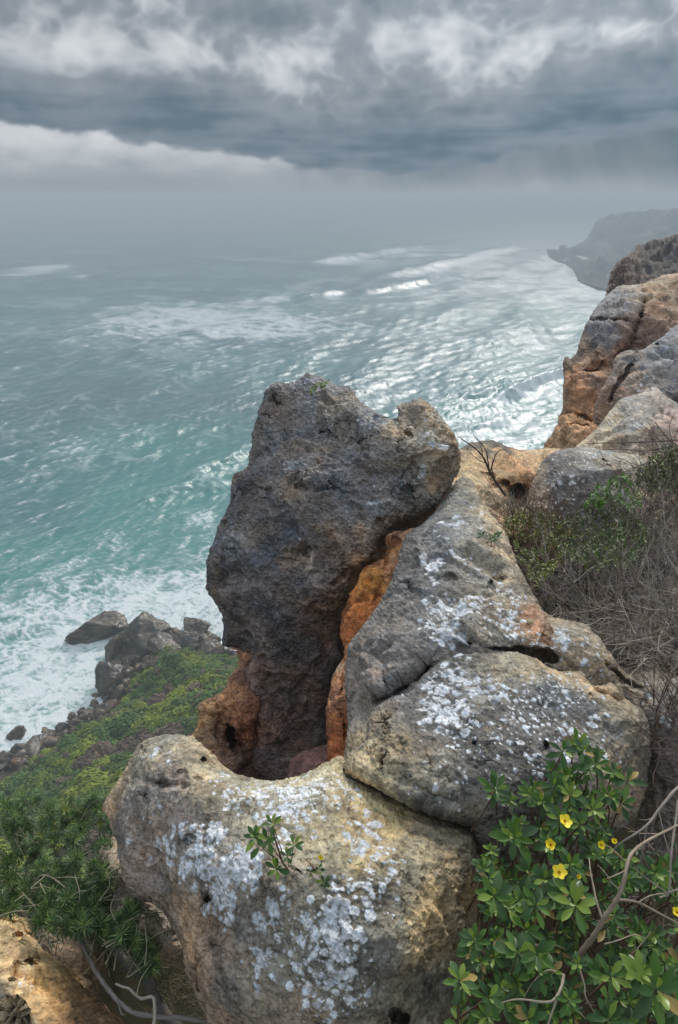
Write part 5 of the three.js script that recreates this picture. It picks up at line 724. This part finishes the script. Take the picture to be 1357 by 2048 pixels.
  for (const [x, y, s, o] of [[1130, 1644, 0.020, 1.1], [1102, 1690, 0.017, 0.8], [1202, 1690, 0.013, 0.7], [1230, 1684, 0.011, 0.6], [1119, 1745, 0.019, 1.25], [1156, 1754, 0.010, 0.5], [1354, 1826, 0.013, 0.8]]) flower(sh, at(x, y, zAt(x, y) - 0.13), s, r, o);
}
function branchThing(label, group, tubes, colour = [0.34, 0.26, 0.19], name = 'bare_branch') {
  const b = thing(name, label, 'branch', group);
  tubes.forEach(([pts, w0, w1], k) => { const m = new MB(), z = pts[0][2]; m.tube(pts.map(([x, y, zz]) => at(x, y, zz)), w0 / 2 * z / FOCAL, w1 / 2 * z / FOCAL, colour, 7, 4); m.build(k ? 'side_branch' : 'main_branch', barkM, b); });
  return b;
}
branchThing('forked bare grey-tan branch arching out of the yellow-flowered shrub', null, [
  [[[1150, 1925, 1.50], [1172, 1893, 1.46], [1189, 1872, 1.43], [1207, 1840, 1.40], [1222, 1818, 1.39], [1235, 1798, 1.38], [1249, 1759, 1.38], [1256, 1724, 1.40], [1270, 1700, 1.43], [1302, 1678, 1.47], [1357, 1650, 1.54], [1400, 1628, 1.6]], 12, 4],
  [[[1235, 1799, 1.38], [1258, 1801, 1.38], [1277, 1805, 1.39], [1312, 1823, 1.40], [1357, 1847, 1.42], [1390, 1862, 1.43]], 6, 3],
  [[[1206, 1840, 1.40], [1194, 1805, 1.42], [1186, 1766, 1.45], [1181, 1740, 1.47], [1179, 1717, 1.50]], 5, 2.5],
  [[[1254, 1740, 1.39], [1228, 1752, 1.37], [1214, 1757, 1.36]], 3.5, 1.5], [[[1256, 1728, 1.4], [1240, 1712, 1.4], [1222, 1695, 1.42], [1208, 1690, 1.44]], 3, 1.5], [[[1244, 1778, 1.38], [1228, 1770, 1.37], [1210, 1745, 1.38], [1196, 1730, 1.4]], 2.6, 1.4], [[[1277, 1805, 1.39], [1300, 1792, 1.40], [1333, 1786, 1.42]], 3, 2]]);
branchThing('long thin dead stem leaning across the rock above the forked bare branch', null, [
  [[[1380, 1560, 1.9], [1351, 1580, 1.85], [1333, 1601, 1.82], [1312, 1628, 1.8], [1295, 1650, 1.78], [1268, 1670, 1.77], [1245, 1684, 1.78], [1225, 1702, 1.8]], 7, 3], [[[1295, 1650, 1.78], [1287, 1690, 1.77], [1280, 1735, 1.77]], 3, 1.6], [[[1318, 1622, 1.8], [1334, 1690, 1.76], [1340, 1705, 1.75]], 2.5, 1.5]], [0.30, 0.25, 0.21]);
branchThing('upright weathered twig at the right of the flowering shrub', null, [
  [[[1357, 1600, 1.7], [1351, 1650, 1.66], [1344, 1700, 1.62], [1341, 1740, 1.6], [1337, 1787, 1.58], [1320, 1795, 1.57]], 5, 3], [[[1337, 1787, 1.58], [1300, 1762, 1.56], [1267, 1735, 1.55]], 3, 1.5], [[[1337, 1785, 1.58], [1365, 1776, 1.6]], 4, 3]], [0.30, 0.25, 0.21]);
branchThing('old peeling horizontal stick lying behind the glossy leaves', null, [
  [[[978, 1886, 1.62], [1010, 1890, 1.60], [1056, 1892, 1.58], [1085, 1892, 1.57], [1105, 1889, 1.56]], 9, 7], [[[1100, 1889, 1.56], [1118, 1893, 1.56], [1132, 1899, 1.56]], 4, 2]], [0.24, 0.19, 0.13]);
branchThing('pale twig spreading low in front of the glossy leaves', null, [
  [[[1128, 1950, 1.42], [1124, 1972, 1.40], [1116, 1990, 1.38], [1105, 2002, 1.37], [1082, 2004, 1.37], [1056, 2000, 1.37], [1030, 1999, 1.37], [1003, 2006, 1.38]], 7, 2.5], [[[1128, 1950, 1.42], [1112, 1944, 1.42], [1098, 1940, 1.42], [1078, 1952, 1.42], [1063, 1970, 1.42], [1048, 1995, 1.42]], 5, 1.5], [[[1122, 1978, 1.40], [1114, 2000, 1.38], [1108, 2016, 1.37], [1096, 2050, 1.36]], 5, 4], [[[1123, 1976, 1.40], [1145, 2008, 1.38], [1172, 2038, 1.37]], 3, 2]], [0.36, 0.30, 0.22]);
branchThing('slender twig hanging among the lower leaves of the flowering shrub', null, [
  [[[1154, 1918, 1.46], [1162, 1945, 1.42], [1170, 1975, 1.40], [1171, 1992, 1.39], [1186, 2020, 1.38], [1202, 2050, 1.37]], 4, 2.5], [[[1210, 1888, 1.45], [1240, 1880, 1.45], [1268, 1870, 1.46], [1290, 1876, 1.47]], 3, 1.5], [[[1252, 1918, 1.5], [1280, 1892, 1.5], [1304, 1862, 1.5]], 3, 2]], [0.32, 0.27, 0.2]);

{ // needle-leaved bush, bottom left
  const sh = thing('needle_bush', 'dark green bush of narrow leaves hanging beside the front boulder', 'shrub'), r = rng(131), rest = new MB(), stems = new MB();
  const kinds = [0, 1, 2].map((q) => { const m = new MB(), rr = rng(140 + q); whorl(new THREE.Vector3(), UPV, 32, 1, rr, 1.25, (M, t) => { const v = 0.7 + 0.6 * rr(), y = t < 0.4 ? 1 : 0; m.add(needle, M, y ? [0.20 * v, 0.30 * v, 0.075 * v] : [0.034 * v, 0.105 * v, 0.018 * v]); }); return geo(m.p, m.i, m.c); });  // bright tips over darkened needles: lit tips painted into the colour
  const area = [[-190, 1780], [-150, 1690], [-90, 1640], [-20, 1625], [20, 1605], [60, 1595], [120, 1612], [150, 1600], [190, 1598], [212, 1625], [236, 1680], [246, 1740], [275, 1795], [308, 1822], [322, 1862], [322, 1890], [296, 1935], [270, 1930], [240, 1890], [190, 1862], [150, 1856], [90, 1852], [70, 1826], [-20, 1826], [-120, 1830]];
  const zAt = (x, y) => lerp(3.0, 2.15, sstep(1600, 1900, y)) - 0.18 * sstep(200, 300, x) * 0;
  const sprays = Array.from({ length: 190 }, (_, k) => { const [x, y] = inPoly(area, r), deep = k % 3 === 0 ? 0.35 + 0.2 * r() : k % 3 === 1 ? 0.15 + 0.15 * r() : 0.1 * r() - 0.05; return [x, y, deep, (r() - 0.5) * 40, lerp(26, -34, sstep(1760, 1640, y)) + (r() - 0.5) * 30]; });
  for (let k = 0; k < 1140; k++) {
    const S = sprays[k % sprays.length], f = Math.floor(k / sprays.length) / 6, x = S[0] + S[3] * f + (r() - 0.5) * 14, y = S[1] + S[4] * f + (r() - 0.5) * 14; if (polyDist(area, x, y) < -8) continue;
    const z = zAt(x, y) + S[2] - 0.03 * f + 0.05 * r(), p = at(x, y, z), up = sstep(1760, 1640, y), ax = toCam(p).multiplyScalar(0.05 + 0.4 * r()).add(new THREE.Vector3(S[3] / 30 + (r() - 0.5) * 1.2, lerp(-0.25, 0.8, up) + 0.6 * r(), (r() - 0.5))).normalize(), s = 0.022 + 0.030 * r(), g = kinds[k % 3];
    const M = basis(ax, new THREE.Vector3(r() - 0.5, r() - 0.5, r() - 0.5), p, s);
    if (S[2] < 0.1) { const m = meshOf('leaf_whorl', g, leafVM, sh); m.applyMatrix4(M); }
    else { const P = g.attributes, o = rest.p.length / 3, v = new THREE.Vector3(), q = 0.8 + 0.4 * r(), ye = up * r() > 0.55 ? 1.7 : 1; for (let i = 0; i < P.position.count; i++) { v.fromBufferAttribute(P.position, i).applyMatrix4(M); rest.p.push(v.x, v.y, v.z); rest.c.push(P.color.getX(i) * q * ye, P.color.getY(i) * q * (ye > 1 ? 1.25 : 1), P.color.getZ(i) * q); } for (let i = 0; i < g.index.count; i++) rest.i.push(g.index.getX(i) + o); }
    // leafy shoot behind each tip, and the pale stem
    const back = p.clone().addScaledVector(ax, -0.09).add(new THREE.Vector3((r() - 0.5) * 0.05, -0.02 - 0.03 * r(), (r() - 0.5) * 0.05)), mid = p.clone().lerp(back, 0.5).add(new THREE.Vector3((r() - 0.5) * 0.02, 0.008, (r() - 0.5) * 0.02));
    if (r() < 0.6) stems.tube([back, mid, p], 0.0022, 0.0014, [0.36, 0.33, 0.22], 4, 2);
    for (let q = 0; q < 14; q++) { const t = r(), c = p.clone().lerp(back, t), d = new THREE.Vector3(r() - 0.5, r() - 0.5, r() - 0.5).addScaledVector(ax, 0.5).normalize(), v = 0.7 + 0.5 * r(); rest.add(needle, basis(d, new THREE.Vector3(r() - 0.5, 1, r() - 0.5), c, s * 0.8), [0.030 * v, 0.085 * v, 0.018 * v]); }
  }
  for (const pts of [[[60, 1790, 2.5], [80, 1752, 2.5], [110, 1758, 2.46], [130, 1775, 2.44]], [[40, 1815, 2.4], [85, 1805, 2.38], [110, 1780, 2.36]], [[200, 1800, 2.3], [220, 1770, 2.3], [215, 1745, 2.3]], [[205, 1892, 2.2], [225, 1880, 2.18], [240, 1870, 2.17], [250, 1850, 2.17]], [[230, 1840, 2.2], [222, 1815, 2.2], [230, 1790, 2.2]], [[255, 1905, 2.15], [270, 1880, 2.15], [275, 1850, 2.15]], [[290, 1930, 2.12], [294, 1890, 2.12], [290, 1850, 2.12]], [[150, 1830, 2.3], [160, 1790, 2.3], [150, 1750, 2.34]]]) stems.tube(pts.map((q) => at(...q)), 0.0022, 0.0012, [0.34, 0.30, 0.22], 5, 4);
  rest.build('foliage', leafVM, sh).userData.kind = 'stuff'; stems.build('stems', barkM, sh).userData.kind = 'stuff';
}
branchThing('long grey root-like stick curving down in the hollow under the needle bush', null, [
  [[[155, 1868, 2.35], [168, 1895, 2.3], [179, 1918, 2.26], [192, 1944, 2.22], [206, 1964, 2.18], [224, 1988, 2.14], [242, 2007, 2.12], [265, 2024, 2.10], [315, 2034, 2.1], [360, 2036, 2.1], [420, 2044, 2.12]], 8, 9], [[[236, 2002, 2.12], [244, 2028, 2.08], [252, 2030, 2.06]], 3, 2]], [0.22, 0.20, 0.18]);
branchThing('pale crooked dead stick standing in the hollow under the needle bush', null, [
  [[[308, 2060, 2.05], [310, 2017, 2.08], [306, 1994, 2.1], [284, 1997, 2.1], [270, 1988, 2.1], [258, 1977, 2.1], [244, 1973, 2.1], [231, 1967, 2.1]], 8, 4]], [0.38, 0.34, 0.28]);
branchThing('thick dark trunk of the needle bush down in the hollow', null, [
  [[[225, 1890, 2.4], [248, 1920, 2.38], [272, 1940, 2.36], [296, 1958, 2.35], [306, 1990, 2.35], [330, 2030, 2.34], [370, 2070, 2.34]], 20, 26]], [0.13, 0.11, 0.10], 'bush_trunk');
{ // dry grass in the hollow
  const m = new MB(), r = rng(151); for (let k = 0; k < 160; k++) { const x = lerp(300, 410, r()), y = lerp(1960, 2060, r()), p = at(x, y, 2.45 + 0.2 * r()); m.tube([p, p.clone().add(new THREE.Vector3((r() - 0.5) * 0.12, 0.05 + 0.05 * r(), (r() - 0.3) * 0.08)), p.clone().add(new THREE.Vector3((r() - 0.5) * 0.24, 0.06 + 0.08 * r(), (r() - 0.3) * 0.14))], 0.0016, 0.0006, [0.17, 0.15, 0.09], 3, 2); }
  const g = m.build('dry_grass', barkM); g.userData.kind = 'stuff'; g.userData.label = 'dry grass in the dark hollow left of the front boulder'; g.userData.category = 'grass';
}

// dry grey shrubs and the greener ones behind the ridge
function tangle(area, zf, n, len, r, colours, bias, rad = 0.0024) {
  const m = new MB();
  for (let k = 0; k < n; k++) {
    const [x, y] = inPoly(area, r), p = at(x, y, zf(x, y) + 0.9 * r() * r()), L = len * (0.4 + r()), c = colours[Math.floor(r() * colours.length)], v = 0.7 + 0.6 * r(), cc = c.map((q) => q * v);
    const d = new THREE.Vector3(r() - 0.5 + bias[0], r() - 0.5 + bias[1], (r() - 0.5) * 0.8).normalize(), pts = [p]; for (let i = 1; i < 5; i++) { d.add(new THREE.Vector3((r() - 0.5) * 0.55, (r() - 0.5) * 0.5 + 0.04, (r() - 0.5) * 0.5)).normalize(); pts.push(pts[i - 1].clone().addScaledVector(d, L / 4)); }
    m.tube(pts, rad * (0.7 + 0.7 * r()), rad * 0.35, cc, 3, 2);
    for (let q = 0; q < 3; q++) { const s = pts[1 + Math.floor(r() * 3)], e = d.clone().add(new THREE.Vector3((r() - 0.5) * 1.6, (r() - 0.3) * 1.3, (r() - 0.5) * 1.4)).normalize(), l = L * (0.2 + 0.25 * r()); const mid = s.clone().addScaledVector(e, l * 0.5); m.tube([s, mid, mid.clone().addScaledVector(e.add(new THREE.Vector3((r() - 0.5) * 0.7, (r() - 0.5) * 0.7, 0)).normalize(), l * 0.5)], rad * 0.5, rad * 0.25, cc, 3, 1); }
  }
  return m;
}
function leaves(area, zf, n, size, r, cols, clump) {
  const m = new MB(), centres = Array.from({ length: Math.ceil(n / clump) }, () => { const [x, y] = inPoly(area, r); return at(x, y, zf(x, y) + 0.3 * r() * r()); });
  for (const c of centres) { const ax = toCam(c).add(new THREE.Vector3((r() - 0.5) * 1.5, 0.9 + r(), (r() - 0.5))).normalize(), tone = cols[Math.floor(r() * cols.length)]; for (let k = 0; k < clump; k++) { const t = (k / clump - 0.5) * size * clump * 0.30, d = new THREE.Vector3(r() - 0.5, r() - 0.5, r() - 0.5).addScaledVector(ax, 0.45).normalize(), v = 0.7 + 0.6 * r(); m.add(smallLeaf, basis(d, new THREE.Vector3(r() - 0.5, 0.8, r() - 0.5), c.clone().addScaledVector(ax, t), size * (0.7 + 0.6 * r())), tone.map((q) => q * v)); } }
  return m;
}
const zBack = (x, y) => lerp(5.0, 3.0, sstep(920, 1330, y)) - 0.3 * sstep(1150, 1357, x);
function shrub(name, label, seed, o) {
  const sh = thing(name, label, 'shrub', o.group), r = rng(seed);
  if (o.twigs) tangle(o.area, o.z ?? zBack, o.twigs, o.len ?? 0.28, r, o.wood, o.bias ?? [-0.2, 0.25], o.rad).build('twigs', barkM, sh).userData.kind = 'stuff';
  if (o.inner) leaves(o.area, (x, y) => zBack(x, y) + 0.45, o.inner, 0.035, r, [[0.10, 0.075, 0.058], [0.085, 0.062, 0.05], [0.09, 0.09, 0.045]], 12).build('added_dark_foliage', leafVM, sh).userData.kind = 'stuff';  // brown leaf mass added deep inside to block light and darken the gaps
  if (o.leaves) leaves(o.leafArea ?? o.area, o.z ? o.z : (x, y) => zBack(x, y) - 0.18, o.leaves, o.size, r, o.green, o.clump ?? 9).build('foliage', leafVM, sh).userData.kind = 'stuff';
  if (o.heads) leaves(o.headArea ?? o.area, (x, y) => zBack(x, y) - 0.06, o.heads, 0.016, r, [[0.17, 0.13, 0.12], [0.24, 0.19, 0.17], [0.12, 0.09, 0.085]], 12).build('seed_heads', leafVM, sh).userData.kind = 'stuff';
}
const greyWood = [[0.33, 0.28, 0.26], [0.44, 0.39, 0.36], [0.20, 0.155, 0.14], [0.50, 0.42, 0.33]], darkWood = [[0.22, 0.16, 0.14], [0.30, 0.22, 0.18], [0.15, 0.11, 0.10]];
shrub('dry_shrub', 'dense tangle of bare grey twigs spilling over the ridge boulder', 201, { area: [[1060, 1150], [1110, 1110], [1200, 1120], [1300, 1110], [1400, 1100], [1400, 1330], [1290, 1345], [1230, 1320], [1190, 1270], [1130, 1235], [1085, 1210]], twigs: 470, inner: 2600, wood: greyWood, heads: 420, headArea: [[1090, 1060], [1180, 1100], [1357, 1100], [1357, 1180], [1150, 1160]] });
shrub('dry_shrub', 'brown seed-headed dry bush reaching up to the right beside the green sprays', 202, { area: [[1290, 960], [1357, 930], [1410, 930], [1410, 1130], [1250, 1130], [1230, 1060]], twigs: 260, inner: 1200, wood: darkWood.concat(greyWood), heads: 1100, leaves: 500, size: 0.022, green: [[0.10, 0.14, 0.045], [0.07, 0.10, 0.04]] });
shrub('reddish_shrub', 'wiry reddish-brown shrub with yellow-green tips against the ridge boulder', 203, { area: [[1005, 1040], [1050, 1020], [1110, 1030], [1150, 1080], [1120, 1130], [1080, 1180], [1050, 1140], [1030, 1100]], twigs: 300, wood: [[0.20, 0.11, 0.07], [0.26, 0.17, 0.10], [0.14, 0.09, 0.06]], inner: 700, leaves: 2300, size: 0.023, green: [[0.21, 0.26, 0.03], [0.15, 0.20, 0.03], [0.26, 0.26, 0.06]], clump: 10 });
shrub('green_shrub', 'soft green shrub in the middle of the dry grey bushes', 204, { area: [[1100, 1045], [1170, 1020], [1260, 1030], [1300, 1060], [1270, 1130], [1180, 1140], [1120, 1100]], twigs: 110, inner: 900, wood: darkWood, leaves: 3400, size: 0.024, green: [[0.12, 0.18, 0.035], [0.16, 0.24, 0.04], [0.08, 0.13, 0.03]] });
shrub('leafy_spray', 'fresh bright green leafy spray in front of the speckled boulder', 205, { area: [[1165, 1010], [1195, 970], [1250, 950], [1270, 985], [1300, 1000], [1270, 1020], [1200, 1020]], z: (x, y) => zBack(x, y) - 0.35, twigs: 30, wood: darkWood, leaves: 900, size: 0.028, green: [[0.15, 0.30, 0.035], [0.11, 0.24, 0.03]], clump: 10 });
shrub('olive_shrub', 'olive green bush at the right edge below the pale angular boulder', 206, { area: [[1250, 975], [1280, 940], [1310, 905], [1357, 890], [1400, 885], [1400, 960], [1330, 990]], twigs: 110, inner: 500, wood: darkWood, leaves: 1700, size: 0.026, green: [[0.12, 0.16, 0.035], [0.16, 0.21, 0.045], [0.07, 0.10, 0.028]] });
shrub('silver_tuft', 'small silvery tuft growing at the foot of the ochre ledge', 207, { area: [[1004, 1040], [1012, 1012], [1028, 1004], [1042, 1014], [1040, 1040]], z: () => 4.7, twigs: 60, len: 0.12, wood: [[0.38, 0.37, 0.30], [0.30, 0.30, 0.24]], bias: [0, 0.9] });
shrub('dark_twiggy_bush', 'leafless dark red twigs in front of the rock at the right edge', 208, { area: [[1305, 1400], [1340, 1380], [1400, 1380], [1400, 1560], [1310, 1540]], z: (x, y) => 2.2, twigs: 70, len: 0.22, wood: [[0.12, 0.06, 0.045], [0.17, 0.10, 0.08]], bias: [-0.1, 0.5], rad: 0.0018 });
shrub('low_undergrowth', 'sparse leafy undergrowth behind the upright weathered twig', 209, { area: [[1240, 1700], [1290, 1640], [1400, 1620], [1400, 2080], [1280, 2080]], z: (x, y) => lerp(2.2, 1.75, sstep(1600, 2048, y)), twigs: 150, len: 0.2, wood: darkWood, leaves: 500, size: 0.03, green: [[0.045, 0.085, 0.03], [0.09, 0.13, 0.03]], clump: 8 });
branchThing('dark leafless forked shrub in front of the ochre ledge', null, [
  [[[1012, 992, 5.2], [1000, 975, 5.2], [981, 946, 5.2], [966, 913, 5.2], [951, 897, 5.2], [937, 887, 5.2], [915, 872, 5.2]], 6, 1.5], [[[979, 940, 5.2], [975, 915, 5.18], [972, 900, 5.16], [955, 878, 5.15], [946, 868, 5.15]], 3, 1.2], [[[981, 944, 5.2], [988, 920, 5.2], [994, 906, 5.2], [1006, 897, 5.2]], 3, 1.2], [[[972, 926, 5.2], [958, 920, 5.2], [940, 905, 5.2]], 2, 1], [[[990, 960, 5.2], [984, 935, 5.2], [986, 915, 5.2]], 2.5, 1], [[[966, 913, 5.2], [963, 895, 5.2], [958, 884, 5.2]], 2, 1], [[[1000, 975, 5.2], [980, 965, 5.18], [970, 952, 5.18]], 2, 1]], [0.07, 0.05, 0.045], 'leafless_shrub');
branchThing('thin dead stems crossing in front of the pale angular boulder', null, [
  [[[1380, 878, 4.8], [1330, 882, 4.8], [1255, 885, 4.85], [1215, 886, 4.9], [1175, 887, 4.95]], 3.5, 1.5], [[[1380, 912, 4.7], [1336, 895, 4.7], [1290, 902, 4.75], [1245, 898, 4.8], [1200, 900, 4.85]], 3.5, 1.2], [[[1390, 905, 4.7], [1350, 888, 4.7], [1332, 872, 4.7], [1318, 855, 4.7], [1310, 843, 4.7]], 3.5, 1.5], [[[1332, 872, 4.7], [1310, 866, 4.7], [1298, 846, 4.7]], 2, 1], [[[1345, 884, 4.7], [1340, 850, 4.7], [1350, 826, 4.7]], 2, 1]], [0.18, 0.14, 0.12], 'dead_stem');

// sprigs growing out of the rock
function sprig(label, stemPix, tips, z, len, r, young = 0.2, flowers = []) {
  const sh = thing('rock_sprig', label, 'plant'), st = new MB(); st.tube(stemPix.map(([x, y, dz = 0]) => at(x, y, z + dz)), 0.004 * len / 0.05, 0.002 * len / 0.05, [0.17, 0.085, 0.05], 6, 3);
  const base = at(stemPix[0][0], stemPix[0][1], z);
  for (const [x, y, n, dz = -0.03, k = 1] of tips) {
    const p = at(x, y, z + dz); st.tube([base.clone().lerp(p, 0.35), p], 0.002 * len / 0.05, 0.0014 * len / 0.05, [0.17, 0.085, 0.05], 5, 2);
    const ax = p.clone().sub(base).normalize().add(toCam(p).multiplyScalar(0.5)).add(new THREE.Vector3((r() - 0.5) * 0.5, 0.3, 0));
    whorl(p, ax, n, len * k, r, 1.35, (M) => { const v = Math.floor(r() * 4), m = meshOf('leaf', broadLeaves[v], r() < young ? youngM : leafMs[v], sh); m.applyMatrix4(M); });
  }
  st.build('stem', barkM, sh);
  for (const [x, y, s, dz] of flowers) flower(sh, at(x, y, z + dz), s, r, 0.7);
  return sh;
}
{
  const r = rng(301);
  const zf = (x, y) => rockTop.front_boulder(x, y);
  sprig('leafy sprig with a reddish stem growing from a hole in the front boulder', [[580, 1745], [566, 1725, -0.03], [556, 1695, -0.06], [548, 1668, -0.09], [546, 1650, -0.11]], [[545, 1648, 9, -0.11, 0.8], [512, 1676, 9, -0.07], [536, 1680, 6, -0.09, 0.9], [588, 1690, 8, -0.06, 0.8], [553, 1738, 10, -0.06, 0.9], [575, 1712, 6, -0.05, 0.7], [520, 1690, 4, -0.06, 1.2]], zf(580, 1745), 0.036, r, 0.25);
  sprig('tiny sprig with a yellow flower and red bud on the front boulder', [[612, 1718], [630, 1738, -0.02], [646, 1756, -0.04]], [[622, 1744, 6, -0.03, 0.8], [637, 1738, 6, -0.04, 0.8], [648, 1764, 10, -0.05]], zf(612, 1718), 0.022, r, 0.25, [[641, 1716, 0.010, -0.05]]);
  sprig('little green plant rooted in a crack of the ridge boulder', [[985, 1104], [984, 1090, -0.03], [982, 1078, -0.05]], [[966, 1072, 8, -0.05], [980, 1082, 5, -0.05, 0.8], [991, 1074, 9, -0.05], [996, 1072, 6, -0.05]], rockTop.ridge(985, 1104), 0.034, r, 0.1);
  sprig('yellow-green succulent tuft on top of the dark leaning pillar', [[640, 782], [642, 772]], [[630, 776, 9, -0.03], [641, 771, 9, -0.02], [650, 768, 10, -0.02], [656, 764, 7, 0], [626, 779, 7, -0.03], [646, 776, 7, -0.03]], rockTop.pillar(640, 784) - 0.02, 0.030, r, 0.6);
}
{ // pale stone chip on the sandy patch of the ridge
  const z = rockTop.ridge(1061, 1244), m = meshOf('stone_chip', stone(77, 8, 4, rgb(214, 190, 150), rgb(196, 170, 130)), landM), p = at(1061, 1243, z - 0.012); m.position.copy(p); m.scale.set(0.022, 0.009, 0.010); m.rotation.set(0.3, 0.5, -0.45);
  tag(m, 'pale flat stone chip lying on the orange sand of the ridge boulder', 'stone');
}

renderer.render(scene, camera);
